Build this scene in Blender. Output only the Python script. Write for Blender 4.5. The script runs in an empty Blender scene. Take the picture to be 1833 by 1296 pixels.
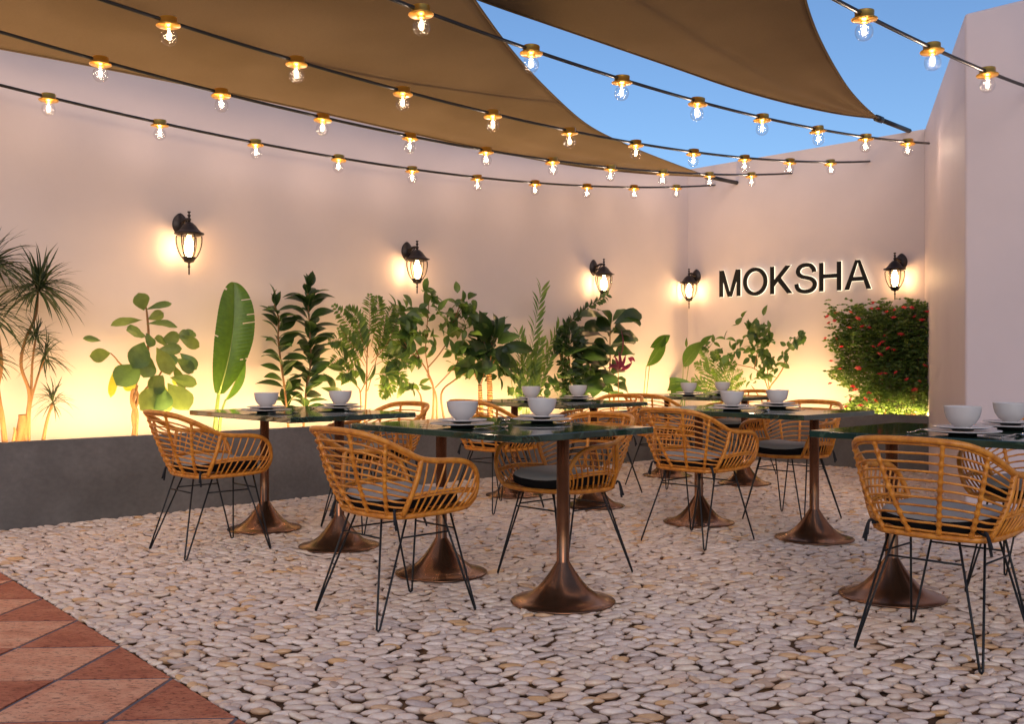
import bpy, math, random
import numpy as np
from mathutils import Vector, Matrix
PI = math.pi
R = random.Random(7)
sc = bpy.context.scene
COL = sc.collection

# ------------------------------------------------------------------ frame of the place
# courtyard axes: u runs away from the tile border to the sign wall, w runs across to the left wall
F = 1782.0; HC = 1.07
TH = math.atan2(1855.5, F); S_, C_ = math.sin(TH), math.cos(TH)
def W(u, w, z=0.0):
    return Vector((u*S_ - w*C_, u*C_ + w*S_, z))
def uw(x, y):
    return (x*S_ + y*C_, -x*C_ + y*S_)
ROT = -TH                       # a thing's local +y looks along +u, local +x along -w
def on_left(px, py, w=7.08):    # surveyed point on a plane parallel to the left wall
    r = (px-916.5)/F; y = w/(S_ - C_*r)
    return Vector((r*y, y, HC + (650-py)*y/F))
def on_back(px, py, u=9.8):
    r = (px-916.5)/F; y = u/(S_*r + C_)
    return Vector((r*y, y, HC + (650-py)*y/F))
def at_height(px, py, h):       # surveyed point at height h above eye level
    y = h*F/(650-py)
    return Vector(((px-916.5)/F*y, y, HC+h))

# ------------------------------------------------------------------ mesh helpers
class MB:
    def __init__(s): s.v = []; s.f = []; s.m = []
    def add(s, vs, fs, mi=0):
        o = len(s.v); s.v.extend(tuple(v) for v in vs)
        for f in fs: s.f.append(tuple(i+o for i in f)); s.m.append(mi)
    def build(s, name, mats, parent=None, smooth=True):
        me = bpy.data.meshes.new(name); me.from_pydata(s.v, [], s.f)
        if not isinstance(mats, (list, tuple)): mats = [mats]
        for m in mats: me.materials.append(m)
        if len(mats) > 1: me.polygons.foreach_set('material_index', s.m)
        if smooth: me.polygons.foreach_set('use_smooth', [True]*len(s.f))
        me.update()
        o = bpy.data.objects.new(name, me); COL.objects.link(o)
        if parent: o.parent = parent
        return o

def tube(mb, pts, r, n=8, mi=0, closed=False):
    pts = [Vector(p) for p in pts]; N = len(pts)
    rs = r if isinstance(r, (list, tuple)) else [r]*N
    tan = []
    for i in range(N):
        a = pts[i-1] if (i or closed) else pts[i]; b = pts[(i+1) % N] if (i < N-1 or closed) else pts[i]
        t = b-a; tan.append(t.normalized() if t.length > 1e-9 else Vector((0, 0, 1)))
    up = Vector((0, 0, 1)) if abs(tan[0].z) < .9 else Vector((1, 0, 0))
    nrm = (up - tan[0]*up.dot(tan[0])).normalized()
    vs = []
    for i in range(N):
        nrm = nrm - tan[i]*nrm.dot(tan[i])
        nrm = nrm.normalized() if nrm.length > 1e-6 else tan[i].orthogonal().normalized()
        b = tan[i].cross(nrm)
        for k in range(n):
            a = 2*PI*k/n
            vs.append(pts[i] + (nrm*math.cos(a) + b*math.sin(a))*rs[i])
    fs = []
    for i in range(N if closed else N-1):
        j = (i+1) % N
        for k in range(n):
            l = (k+1) % n
            fs.append((i*n+k, i*n+l, j*n+l, j*n+k))
    if not closed:
        fs.append(tuple(range(n-1, -1, -1))); fs.append(tuple((N-1)*n+k for k in range(n)))
    mb.add(vs, fs, mi)

def box(mb, c, s, mi=0, M=None):
    vs = []
    for x in (-.5, .5):
        for y in (-.5, .5):
            for z in (-.5, .5):
                v = Vector((x*s[0], y*s[1], z*s[2]))
                if M: v = M @ v
                vs.append(v+Vector(c))
    mb.add(vs, [(0, 1, 3, 2), (4, 6, 7, 5), (0, 4, 5, 1), (2, 3, 7, 6), (0, 2, 6, 4), (1, 5, 7, 3)], mi)

def lathe(mb, prof, n=32, c=(0, 0, 0), mi=0, sy=1.0):
    c = Vector(c); vs = []
    for (r, z) in prof:
        for k in range(n):
            a = 2*PI*k/n; vs.append(c+Vector((r*math.cos(a), r*math.sin(a)*sy, z)))
    fs = []
    for i in range(len(prof)-1):
        for k in range(n):
            l = (k+1) % n; fs.append((i*n+k, i*n+l, (i+1)*n+l, (i+1)*n+k))
    if prof[0][0] > 1e-4: fs.append(tuple(range(n-1, -1, -1)))
    if prof[-1][0] > 1e-4: fs.append(tuple((len(prof)-1)*n+k for k in range(n)))
    mb.add(vs, fs, mi)

def prism(mb, poly, z0, z1, mi=0):      # polygon in plan (ccw), extruded
    n = len(poly)
    vs = [(p[0], p[1], z0) for p in poly]+[(p[0], p[1], z1) for p in poly]
    fs = [tuple(range(n-1, -1, -1)), tuple(range(n, 2*n))]+[(i, (i+1) % n, (i+1) % n+n, i+n) for i in range(n)]
    mb.add(vs, fs, mi)

def cr(P, n=6, closed=False):           # Catmull-Rom
    P = [Vector(p) for p in P]; out = []; N = len(P)
    rng = range(N) if closed else range(N-1)
    for i in rng:
        p1, p2 = P[i], P[(i+1) % N]
        p0 = P[i-1] if (i or closed) else p1*2-p2
        p3 = P[(i+2) % N] if (i+2 < N or closed) else p2*2-p1
        for k in range(n):
            t = k/n
            out.append(.5*((2*p1)+(p2-p0)*t+(2*p0-5*p1+4*p2-p3)*t*t+(3*p1-p0-3*p2+p3)*t**3))
    if not closed: out.append(P[-1])
    return out
def poly_at(P, t):
    t = min(max(t, 0), 1)*(len(P)-1); i = min(int(t), len(P)-2); return P[i].lerp(P[i+1], t-i)

def empty(name, loc=(0, 0, 0), rz=0.0):
    o = bpy.data.objects.new(name, None); o.location = loc; o.rotation_euler = (0, 0, rz)
    o.empty_display_size = .1; COL.objects.link(o); return o
def tag(o, label=None, cat=None, group=None, kind=None):
    for k, v in (('label', label), ('category', cat), ('group', group), ('kind', kind)):
        if v: o[k] = v
    return o
def kids(o): return [c for c in COL.objects if c.parent == o]
def copy_tree(o, parent=None):
    c = o.copy(); COL.objects.link(c)
    if parent: c.parent = parent; c.matrix_parent_inverse = o.matrix_parent_inverse
    for ch in KIDS[o.name]: copy_tree(ch, c)
    return c
KIDS = {}
def note_tree(o):
    KIDS[o.name] = kids(o)
    for c in KIDS[o.name]: note_tree(c)

# ------------------------------------------------------------------ materials
def mat(name, col=(.5, .5, .5), rough=.5, metal=0.0, spec=.5, **k):
    m = bpy.data.materials.new(name); m.use_nodes = True
    b = m.node_tree.nodes['Principled BSDF']
    b.inputs['Base Color'].default_value = (*col, 1); b.inputs['Roughness'].default_value = rough
    b.inputs['Metallic'].default_value = metal; b.inputs['Specular IOR Level'].default_value = spec
    for kk, v in k.items(): b.inputs[kk].default_value = v
    return m
def nt(m): return m.node_tree, m.node_tree.nodes, m.node_tree.links, m.node_tree.nodes['Principled BSDF']
def noise(N, L, scale, detail=4, rough=.5, vec=None, dim='3D'):
    n = N.new('ShaderNodeTexNoise'); n.inputs['Scale'].default_value = scale
    n.inputs['Detail'].default_value = detail; n.inputs['Roughness'].default_value = rough
    if vec: L.new(vec, n.inputs['Vector'])
    return n
def ramp(N, L, src, stops):
    r = N.new('ShaderNodeValToRGB'); e = r.color_ramp.elements
    while len(e) > 1: e.remove(e[-1])
    e[0].position = stops[0][0]; e[0].color = (*stops[0][1], 1)
    for p, c in stops[1:]:
        x = e.new(p); x.color = (*c, 1)
    L.new(src, r.inputs['Fac']); return r
def bump(N, L, b, src, strength=.3, dist=.01):
    n = N.new('ShaderNodeBump'); n.inputs['Strength'].default_value = strength; n.inputs['Distance'].default_value = dist
    L.new(src, n.inputs['Height']); L.new(n.outputs['Normal'], b.inputs['Normal']); return n
def coords(N, kind='Object'):
    return N.new('ShaderNodeTexCoord').outputs[kind]
def emis(name, col, strength):
    m = bpy.data.materials.new(name); m.use_nodes = True; t = m.node_tree; t.nodes.clear()
    e = t.nodes.new('ShaderNodeEmission'); o = t.nodes.new('ShaderNodeOutputMaterial')
    e.inputs['Color'].default_value = (*col, 1); e.inputs['Strength'].default_value = strength
    t.links.new(e.outputs[0], o.inputs[0]); return m

def m_plaster(name, col, rough=.6, spec=.3):
    m = mat(name, col, rough, 0, spec); t, N, L, b = nt(m); v = coords(N)
    n = noise(N, L, 1.1, 5, .6, v)
    r = ramp(N, L, n.outputs['Fac'], [(.3, tuple(c*.95 for c in col)), (.7, tuple(min(1, c*1.03) for c in col))])
    L.new(r.outputs[0], b.inputs['Base Color'])
    n2 = noise(N, L, 7, 6, .65, v); bump(N, L, b, n2.outputs['Fac'], .12, .012); return m
M_WALL = m_plaster('white_plaster', (.575, .485, .470))
M_WALL2 = m_plaster('satin_plaster', (.60, .51, .52), .56, .4)

def m_concrete():
    m = mat('grey_concrete', (.1, .1, .1), .6, 0, .35); t, N, L, b = nt(m); v = coords(N)
    n = noise(N, L, 2.2, 8, .62, v)
    r = ramp(N, L, n.outputs['Fac'], [(.25, (.115, .102, .092)), (.5, (.165, .148, .135)), (.75, (.22, .198, .182))])
    n2 = noise(N, L, 35, 3, .6, v)
    mx = N.new('ShaderNodeMixRGB'); mx.blend_type = 'MULTIPLY'; mx.inputs[0].default_value = .35
    L.new(r.outputs[0], mx.inputs[1]); L.new(n2.outputs['Fac'], mx.inputs[2]); L.new(mx.outputs[0], b.inputs['Base Color'])
    bump(N, L, b, n2.outputs['Fac'], .25, .004); return m
M_CONC = m_concrete()

def m_island(name, stops, rough=.5, spec=.5, scale=30, bmp=.15, mot=.25, trans=0.0, **k):
    """colour differs from piece to piece, with a little mottling"""
    m = mat(name, stops[0][1], rough, 0, spec, **k); t, N, L, b = nt(m)
    g = N.new('ShaderNodeNewGeometry')
    r = ramp(N, L, g.outputs['Random Per Island'], stops)
    n = noise(N, L, scale, 4, .6, coords(N))
    mx = N.new('ShaderNodeMixRGB'); mx.blend_type = 'OVERLAY'; mx.inputs[0].default_value = mot
    L.new(r.outputs[0], mx.inputs[1]); L.new(n.outputs['Fac'], mx.inputs[2]); L.new(mx.outputs[0], b.inputs['Base Color'])
    if bmp: bump(N, L, b, n.outputs['Fac'], bmp, .004)
    if trans:
        tr = N.new('ShaderNodeBsdfTranslucent'); L.new(mx.outputs[0], tr.inputs['Color'])
        sc_ = N.new('ShaderNodeVectorMath'); sc_.operation = 'SCALE'; sc_.inputs['Scale'].default_value = 3.2
        L.new(mx.outputs[0], sc_.inputs[0]); L.new(sc_.outputs[0], tr.inputs['Color'])
        ms = N.new('ShaderNodeMixShader'); ms.inputs[0].default_value = trans
        out = N['Material Output'] if 'Material Output' in N else None
        L.new(b.outputs[0], ms.inputs[1]); L.new(tr.outputs[0], ms.inputs[2]); L.new(ms.outputs[0], out.inputs['Surface'])
    return m
M_PEB = m_island('river_pebble', [(0, (.618, .456, .353)), (.18, (.742, .567, .445)), (.36, (.515, .391, .328)), (.5, (.762, .577, .420)), (.64, (.618, .446, .336)),
                                  (.78, (.803, .632, .504)), (.86, (.639, .353, .151)), (.93, (.433, .307, .244)), (1, (.721, .521, .370))], .30, .5, 60, .12, .35)
M_GROUT = mat('ochre_mortar', (.13, .065, .028), .9)
_t, _N, _L, _b = nt(M_GROUT); _r = ramp(_N, _L, noise(_N, _L, 5, 5, .7, coords(_N)).outputs['Fac'], [(.42, (.12, .060, .028)), (.60, (.24, .12, .045)), (.70, (.48, .24, .06))]); _L.new(_r.outputs[0], _b.inputs['Base Color'])
M_SOIL = mat('planter_soil', (.06, .04, .025), .95)
_t, _N, _L, _b = nt(M_SOIL); bump(_N, _L, _b, noise(_N, _L, 45, 6, .7, coords(_N)).outputs['Fac'], .9, .02)

def m_terracotta(name, a, b2, c2):
    m = mat(name, a, .7, 0, .3); t, N, L, b = nt(m); v = coords(N)
    mp = N.new('ShaderNodeMapping'); mp.inputs['Scale'].default_value = (1, 1.9, 1); mp.inputs['Rotation'].default_value = (0, 0, .45); L.new(v, mp.inputs[0])
    n = noise(N, L, 5, 10, .8, mp.outputs[0])
    r = ramp(N, L, n.outputs['Fac'], [(.30, c2), (.45, a), (.62, b2)])
    n2 = noise(N, L, 38, 6, .75, mp.outputs[0])
    r2 = ramp(N, L, n2.outputs['Fac'], [(.38, (.22, .16, .15)), (.47, (1, 1, 1))])
    mx = N.new('ShaderNodeMixRGB'); mx.blend_type = 'MULTIPLY'; mx.inputs[0].default_value = .75
    L.new(r.outputs[0], mx.inputs[1]); L.new(r2.outputs[0], mx.inputs[2]); L.new(mx.outputs[0], b.inputs['Base Color'])
    bump(N, L, b, r2.outputs[0], .5, .003); return m
M_TL = m_terracotta('pale_terracotta', (.66, .28, .155), (.76, .40, .24), (.42, .15, .075))
M_TD = m_terracotta('dark_terracotta', (.42, .12, .060), (.54, .20, .105), (.25, .06, .03))
M_TGR = mat('blue_grey_grout', (.11, .10, .12), .8)

def m_rattan():
    m = mat('honey_rattan', (.5, .2, .04), .34, 0, .45); t, N, L, b = nt(m); v = coords(N)
    n = noise(N, L, 28, 4, .6, v)
    r = ramp(N, L, n.outputs['Fac'], [(.3, (.42, .125, .014)), (.55, (.62, .225, .026)), (.8, (.78, .33, .05))])
    L.new(r.outputs[0], b.inputs['Base Color'])
    w = N.new('ShaderNodeTexWave'); w.inputs['Scale'].default_value = 60; w.inputs['Distortion'].default_value = 2; w.bands_direction = 'DIAGONAL'; L.new(v, w.inputs['Vector'])
    bump(N, L, b, w.outputs['Fac'], .25, .002); return m
M_RAT = m_rattan()
M_BLK = mat('black_powder_coat', (.010, .010, .010), .5, 0, .3)
M_CUSH = mat('grey_cushion_fabric', (.36, .34, .31), .9, 0, .15)
M_CUSHD = mat('black_cushion_fabric', (.012, .011, .011), .9, 0, .1)
_t, _N, _L, _b = nt(M_CUSH); bump(_N, _L, _b, noise(_N, _L, 260, 3, .5, coords(_N)).outputs['Fac'], .4, .002)
M_TIE = mat('black_cotton_tie', (.01, .01, .012), .85)

def m_marble():
    m = mat('green_marble', (.02, .05, .035), .07, 0, .5, **{'Coat Weight': .4, 'Coat Roughness': .04}); t, N, L, b = nt(m); v = coords(N)
    n = noise(N, L, 1.6, 5, .5, v); n.inputs['Distortion'].default_value = 1.5
    r = ramp(N, L, n.outputs['Fac'], [(.30, (.006, .017, .010)), (.50, (.012, .034, .020)), (.62, (.030, .052, .030)), (.75, (.008, .020, .012))])
    n2 = noise(N, L, 3, 5, .55, v); n2.inputs['Distortion'].default_value = 2
    r2 = ramp(N, L, n2.outputs['Fac'], [(.47, (0, 0, 0)), (.5, (.05, .07, .045)), (.53, (0, 0, 0))])
    mx = N.new('ShaderNodeMixRGB'); mx.blend_type = 'ADD'; mx.inputs[0].default_value = .7
    L.new(r.outputs[0], mx.inputs[1]); L.new(r2.outputs[0], mx.inputs[2]); L.new(mx.outputs[0], b.inputs['Base Color']); return m
M_MARB = m_marble()
def m_copper():
    m = mat('brushed_copper', (.36, .17, .09), .25, .85); t, N, L, b = nt(m); v = coords(N)
    n = noise(N, L, 9, 5, .6, v)
    r = ramp(N, L, n.outputs['Fac'], [(.3, (.155, .070, .036)), (.7, (.255, .120, .065))]); L.new(r.outputs[0], b.inputs['Base Color'])
    mp = N.new('ShaderNodeMapping'); mp.inputs['Scale'].default_value = (40, 40, 1.5); L.new(v, mp.inputs[0])
    n2 = noise(N, L, 3, 3, .6, mp.outputs[0]); bump(N, L, b, n2.outputs['Fac'], .06, .002); return m
M_COP = m_copper()
M_CER = mat('glazed_ceramic', (.53, .49, .47), .22, 0, .5)
M_PLD = mat('dark_stoneware', (.03, .028, .03), .3)
M_STEEL = mat('polished_steel', (.6, .58, .56), .18, 1)
M_GOLD = mat('brushed_gold', (.78, .40, .07), .28, .85)
M_CABLE = mat('black_cable', (.008, .007, .008), .4)
M_IRON = mat('bronze_black_iron', (.035, .028, .028), .4, .7)
M_BARK = m_island('plant_bark', [(0, (.17, .085, .035)), (1, (.27, .14, .06))], .8, .3, 40, .6, .5)
M_STEMG = mat('green_stem', (.13, .20, .04), .5)
M_RING = mat('ringed_bark', (.3, .15, .06), .8)
_t, _N, _L, _b = nt(M_RING)
_w = _N.new('ShaderNodeTexWave'); _w.bands_direction = 'Z'; _w.inputs['Scale'].default_value = 14; _w.inputs['Distortion'].default_value = 5; _w.inputs['Detail'].default_value = 3; _L.new(coords(_N), _w.inputs['Vector'])
_r = ramp(_N, _L, _w.outputs['Fac'], [(.2, (.08, .03, .012)), (.6, (.42, .22, .08))]); _L.new(_r.outputs[0], _b.inputs['Base Color']); bump(_N, _L, _b, _w.outputs['Fac'], .8, .01)
M_SAIL = None
def m_sail():
    m = mat('khaki_sail_cloth', (.33, .20, .10), .85, 0, .15); t, N, L, b = nt(m); v = coords(N)
    n = noise(N, L, 1.3, 4, .5, v)
    r = ramp(N, L, n.outputs['Fac'], [(.3, (.150, .106, .066)), (.7, (.182, .130, .082))])
    n2 = noise(N, L, 240, 2, .5, v)
    mx = N.new('ShaderNodeMixRGB'); mx.blend_type = 'OVERLAY'; mx.inputs[0].default_value = .3
    L.new(r.outputs[0], mx.inputs[1]); L.new(n2.outputs['Fac'], mx.inputs[2]); L.new(mx.outputs[0], b.inputs['Base Color'])
    bump(N, L, b, n2.outputs['Fac'], .3, .002); return m
M_SAIL = m_sail()
def m_glass(name, tint=(1, 1, 1), k=.9, bmp=0):
    m = bpy.data.materials.new(name); m.use_nodes = True; t = m.node_tree; N = t.nodes; L = t.links; N.clear()
    o = N.new('ShaderNodeOutputMaterial'); g = N.new('ShaderNodeBsdfGlossy'); tr = N.new('ShaderNodeBsdfTransparent')
    tr.inputs[0].default_value = (*tint, 1); g.inputs['Roughness'].default_value = .03
    lw = N.new('ShaderNodeLayerWeight'); lw.inputs[0].default_value = .35
    ml = N.new('ShaderNodeMath'); ml.operation = 'MULTIPLY_ADD'; ml.inputs[1].default_value = k; ml.inputs[2].default_value = .03; L.new(lw.outputs['Facing'], ml.inputs[0])
    pw = N.new('ShaderNodeMath'); pw.operation = 'POWER'; pw.inputs[1].default_value = 1.8; L.new(ml.outputs[0], pw.inputs[0])
    ms = N.new('ShaderNodeMixShader'); L.new(pw.outputs[0], ms.inputs[0]); L.new(tr.outputs[0], ms.inputs[1]); L.new(g.outputs[0], ms.inputs[2])
    if bmp:
        n = noise(N, L, 90, 2, .5, coords(N)); bn = N.new('ShaderNodeBump'); bn.inputs['Strength'].default_value = bmp; bn.inputs['Distance'].default_value = .01
        L.new(n.outputs['Fac'], bn.inputs['Height']); L.new(bn.outputs['Normal'], g.inputs['Normal']); L.new(bn.outputs['Normal'], lw.inputs['Normal'])
    L.new(ms.outputs[0], o.inputs[0]); return m
M_GLB = m_glass('seeded_bulb_glass', (.97, .97, .97), .75, .3)
M_GLL = m_glass('lantern_glass', (.97, .95, .9), .6, 0)
M_FIL = emis('lit_filament', (1, .80, .52), 14)
M_LBULB = emis('lit_lantern_bulb', (1, .60, .28), 72)
M_LED = emis('warm_led_strip', (1, .64, .26), 390)
M_HALO = emis('lit_letter_halo', (1, .82, .58), 1.8)
M_LETTER = mat('black_acrylic_letter', (.008, .008, .008), .6, 0, .15)
def green(name, a, b, rough=.38, tr=.3, spec=.45):
    return m_island(name, [(0, a), (.5, tuple((x+y)/2 for x, y in zip(a, b))), (1, b)], rough, spec, 25, .15, .3, tr)
G_DARK = green('dark_green_leaf', (0.0144, 0.0326, 0.0091), (0.0294, 0.0588, 0.0156), .3)
G_MID = green('mid_green_leaf', (0.0343, 0.0724, 0.0152), (0.0686, 0.1144, 0.0229))
G_FERN = green('fern_green_leaf', (0.0467, 0.0935, 0.0187), (0.1020, 0.1530, 0.0298), .5, .4)
G_FIDDLE = green('fiddle_leaf', (0.0538, 0.1021, 0.0321), (0.1290, 0.1719, 0.0376), .34, .35)
G_BAN = green('banana_leaf', (0.0345, 0.0828, 0.0083), (0.0483, 0.1035, 0.0138), .33, .45)
G_SPIKE = green('spiky_leaf', (0.0136, 0.0286, 0.0109), (0.0340, 0.0510, 0.0150), .45, .15)
G_BUSH = green('bush_leaf', (0.0351, 0.0760, 0.0141), (0.1170, 0.1755, 0.0351), .5, .3)
G_YEL = green('yellow_green_leaf', (.24, .26, .02), (.30, .30, .03), .4, .5)
G_PURP = green('purple_leaf', (.10, .012, .035), (.17, .02, .06), .4, .3)
M_RED = m_island('red_petal', [(0, (.42, .02, .03)), (.5, (.55, .05, .06)), (1, (.62, .10, .10))], .6, .3, 20, 0, .2, .3)
M_RIB = mat('pale_leaf_rib', (.22, .28, .06), .5)

# ------------------------------------------------------------------ ground
def ground():
    mb = MB(); box(mb, (0, 4, -.127), (80, 80, .2))
    tag(mb.build('ground', M_GROUT, None, False), kind='structure')
V0 = Vector((-1.154, 3.384)); BN = Vector((.759, .651))      # border between paving and pebbles
def border(x, y): return (x-V0.x)*BN.x+(y-V0.y)*BN.y
def tiles():
    ax = Vector((.381, .0214)); ay = Vector((.0547, .401)); g = .022
    def clip(poly, dmax):
        out = []
        for i in range(len(poly)):
            a, b = poly[i], poly[(i+1) % len(poly)]
            ua, ub = border(*a)-dmax, border(*b)-dmax
            if ua <= 0: out.append(a)
            if (ua < 0) != (ub < 0) and ua != ub: out.append(a.lerp(b, ua/(ua-ub)))
        return out
    mb = MB()
    for i in range(-22, 10):
        for j in range(-16, 22):
            c = V0+ax*i+ay*j
            q = [c+ax*g+ay*g, c+ax*(1-g)+ay*g, c+ax*(1-g)+ay*(1-g), c+ax*g+ay*(1-g)]
            q = clip(q, -.003)
            if len(q) < 3 or uw(*c)[1] > 6.4: continue
            ctr = sum(q, Vector((0, 0)))/len(q)
            if max((p-ctr).length for p in q) < .03: continue
            prism(mb, q, -.010, R.uniform(-.0015, .0005), 1 if (i+j) % 2 == 1 else 0)
    t = mb.build('terracotta_paving', [M_TL, M_TD], None, False); tag(t, kind='structure')
    mb = MB(); d = Vector((-BN.y, BN.x)); n = BN
    prism(mb, [V0-d*6-n*9, V0-d*6-n*.001, V0+d*4.4-n*.001, V0+d*4.4-n*9], -.035, -.0045); t = mb.build('paving_grout', M_TGR, None, False); tag(t, kind='structure')

def pebbles():
    rng = np.random.default_rng(5)
    ax_, ay_ = .083, .0395
    X = np.arange(-5.5, 6.5, ax_); Y = np.arange(2.2, 13.0, ay_)
    nx, ny = len(X), len(Y)
    gx, gy = np.meshgrid(X, Y)
    gx = gx + (np.arange(ny) % 2)[:, None]*ax_*.5
    gx = gx + rng.uniform(-.31, .31, gx.shape)*ax_; gy = gy + rng.uniform(-.31, .31, gy.shape)*ay_
    K = 12; th = np.arange(K)*2*PI/K
    st = ax_/ay_
    px, py = gx/st, gy                    # isotropic space
    rad = np.full((ny, nx, K), 9.0)
    wgt = rng.uniform(.62, 1.38, gx.shape)
    for dj in range(-3, 4):
        for di in range(-3, 4):
            if di == 0 and dj == 0: continue
            qx = np.roll(px, (-dj, -di), (0, 1)); qy = np.roll(py, (-dj, -di), (0, 1)); qw = np.roll(wgt, (-dj, -di), (0, 1))
            dx, dy = qx-px, qy-py; d2 = dx*dx+dy*dy
            fr = wgt/(wgt+qw)
            proj = dx[..., None]*np.cos(th)+dy[..., None]*np.sin(th)
            rr = np.where(proj > 1e-5, (d2*fr)[..., None]/np.maximum(proj, 1e-5), 9.0)
            rad = np.minimum(rad, rr)
    rad = np.minimum(rad, .046)
    sm = rad
    for _ in range(3): sm = np.minimum((np.roll(sm, 1, 2)+2*sm+np.roll(sm, -1, 2))/4, sm*1.04)
    sm = np.minimum(.58*sm+.42*sm.mean(2, keepdims=True), rad*1.04)
    rad = sm*.90
    ux = gx*S_+gy*C_; wx = -gx*C_+gy*S_
    keep = (np.abs(gx) < .53*gy+1.3) & (border(gx, gy) > .028) & (wx < 6.90) & (ux < 9.62)
    keep[:3] = 0; keep[-3:] = 0; keep[:, :3] = 0; keep[:, -3:] = 0
    cx, cy, rad = gx[keep], gy[keep], rad[keep]
    n = len(cx)
    # a second scatter of smaller stones lying over the joints
    m = int(n*.11); idx = rng.choice(n, m, replace=False)
    ex, ey = cx[idx]+rng.uniform(-.05, .05, m), cy[idx]+rng.uniform(-.035, .035, m)
    a = rng.uniform(.016, .030, m); bb = a*rng.uniform(.6, .9, m); ph = rng.uniform(0, PI, m)
    er = a[:, None]*bb[:, None]/np.sqrt((bb[:, None]*np.cos(th-ph[:, None]))**2+(a[:, None]*np.sin(th-ph[:, None]))**2)
    eu = ex*S_+ey*C_; ok = (border(ex, ey) > .022) & (-ex*C_+ey*S_ < 6.85)
    ex, ey, er = ex[ok], ey[ok], er[ok]
    bl = np.arange(-4.2, 7.0, .043); bl = bl+rng.uniform(-.008, .008, len(bl)); od = rng.uniform(.016, .026, len(bl))
    bx = V0.x-BN.y*bl+BN.x*od; by = V0.y+BN.x*bl+BN.y*od; vis = (by > 2.2) & (-bx*C_+by*S_ < 6.85); bx, by = bx[vis], by[vis]
    a2 = rng.uniform(.020, .027, len(bx)); b2_ = a2*rng.uniform(.6, .85, len(bx)); ph2 = rng.normal(-.3, .5, len(bx))
    er2 = a2[:, None]*b2_[:, None]/np.sqrt((b2_[:, None]*np.cos(th-ph2[:, None]))**2+(a2[:, None]*np.sin(th-ph2[:, None]))**2)
    ex = np.concatenate([ex, bx]); ey = np.concatenate([ey, by]); er = np.concatenate([er, er2])
    cx = np.concatenate([cx, ex]); cy = np.concatenate([cy, ey]); rad = np.concatenate([rad, er])
    top = np.concatenate([np.zeros(n), np.full(len(ex), .007)])
    n2 = len(cx)
    hh = rng.uniform(.0095, .015, n2); hh[n:] *= .75
    tx = rng.normal(0, .10, n2); ty = rng.normal(0, .10, n2); tx[n:] *= 2; ty[n:] *= 2
    base = rng.uniform(-.0135, -.009, n2)+top
    prof = [(.72, -.62), (.94, -.28), (1.0, .02), (.95, .36), (.76, .70), (.42, .92)]
    NR = len(prof); V = np.zeros((n2, NR*K+1, 3))
    for i, (r, z) in enumerate(prof):
        lx = rad*np.cos(th)*r*st; lx[n:] /= st
        ly = rad*np.sin(th)*r*.87
        V[:, i*K:(i+1)*K, 0] = lx; V[:, i*K:(i+1)*K, 1] = ly
        V[:, i*K:(i+1)*K, 2] = z*hh[:, None]
    V[:, -1, 2] = hh
    V[:, :, 2] += V[:, :, 0]*tx[:, None]+V[:, :, 1]*ty[:, None]+base[:, None]
    V[:, :, 0] += cx[:, None]; V[:, :, 1] += cy[:, None]
    fs = []
    for i in range(NR-1):
        for k in range(K): fs.append((i*K+k, i*K+(k+1) % K, (i+1)*K+(k+1) % K, (i+1)*K+k))
    quads = np.array(fs); tris = np.array([((NR-1)*K+k, (NR-1)*K+(k+1) % K, NR*K) for k in range(K)])
    off = (np.arange(n2)*(NR*K+1))[:, None, None]
    Q = (quads[None]+off).reshape(-1, 4); T = (tris[None]+off).reshape(-1, 3)
    me = bpy.data.meshes.new('pebbles')
    me.vertices.add(n2*(NR*K+1)); me.vertices.foreach_set('co', V.reshape(-1))
    me.loops.add(Q.size+T.size); me.loops.foreach_set('vertex_index', np.concatenate([Q.reshape(-1), T.reshape(-1)]).astype(np.int32))
    npoly = len(Q)+len(T); me.polygons.add(npoly)
    starts = np.concatenate([np.arange(len(Q))*4, len(Q)*4+np.arange(len(T))*3]).astype(np.int32)
    me.polygons.foreach_set('loop_start', starts)
    me.polygons.foreach_set('use_smooth', np.ones(npoly, bool))
    me.update(calc_edges=True); me.validate()
    me.materials.append(M_PEB)
    o = bpy.data.objects.new('pebbles', me); COL.objects.link(o)
    tag(o, 'rounded cream and grey river pebbles covering the courtyard floor', 'pebbles', kind='stuff')

# ------------------------------------------------------------------ walls and planter
HW = 3.45
PB = Vector((4.194, 10.12)); PN = Vector((3.079, 6.77))     # bend of the right wall: far corner, near corner
def walls():
    mb = MB()
    prism(mb, [W(-1.5, 7.32), W(10.03, 7.32), W(10.33, 7.62), W(-1.5, 7.62)], -.05, HW)
    tag(mb.build('courtyard_wall', M_WALL, None, False), 'long pale plaster wall on the left carrying three lanterns', 'wall')
    u_, w_ = uw(*PB)
    mb = MB()
    prism(mb, [W(10.03, 7.32), W(10.03, w_-.0), W(10.33, w_-.2), W(10.33, 7.62)], -.05, HW)
    tag(mb.build('courtyard_wall', M_WALL, None, False), 'pale plaster end wall carrying the lit sign and two lanterns', 'wall')
    dirn = (PB-PN).normalized(); un, wn = uw(*PN)
    A = PB+dirn*.02; Bp = PN; Cc = W(un, wn-4.5).to_2d()
    poly = [Bp, Cc, W(un+.5, wn-4.5).to_2d(), W(10.6, w_-.2).to_2d(), W(10.6, w_+.0).to_2d(), A]
    mb = MB(); 
    prism(mb, poly, -.05, HW)
    o = mb.build('courtyard_wall', M_WALL2, None, False)
    bv = o.modifiers.new('b', 'BEVEL'); bv.width = .02; bv.segments = 3
    tag(o, 'tall mauve plaster wall at the right with a soft vertical corner', 'wall')

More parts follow.
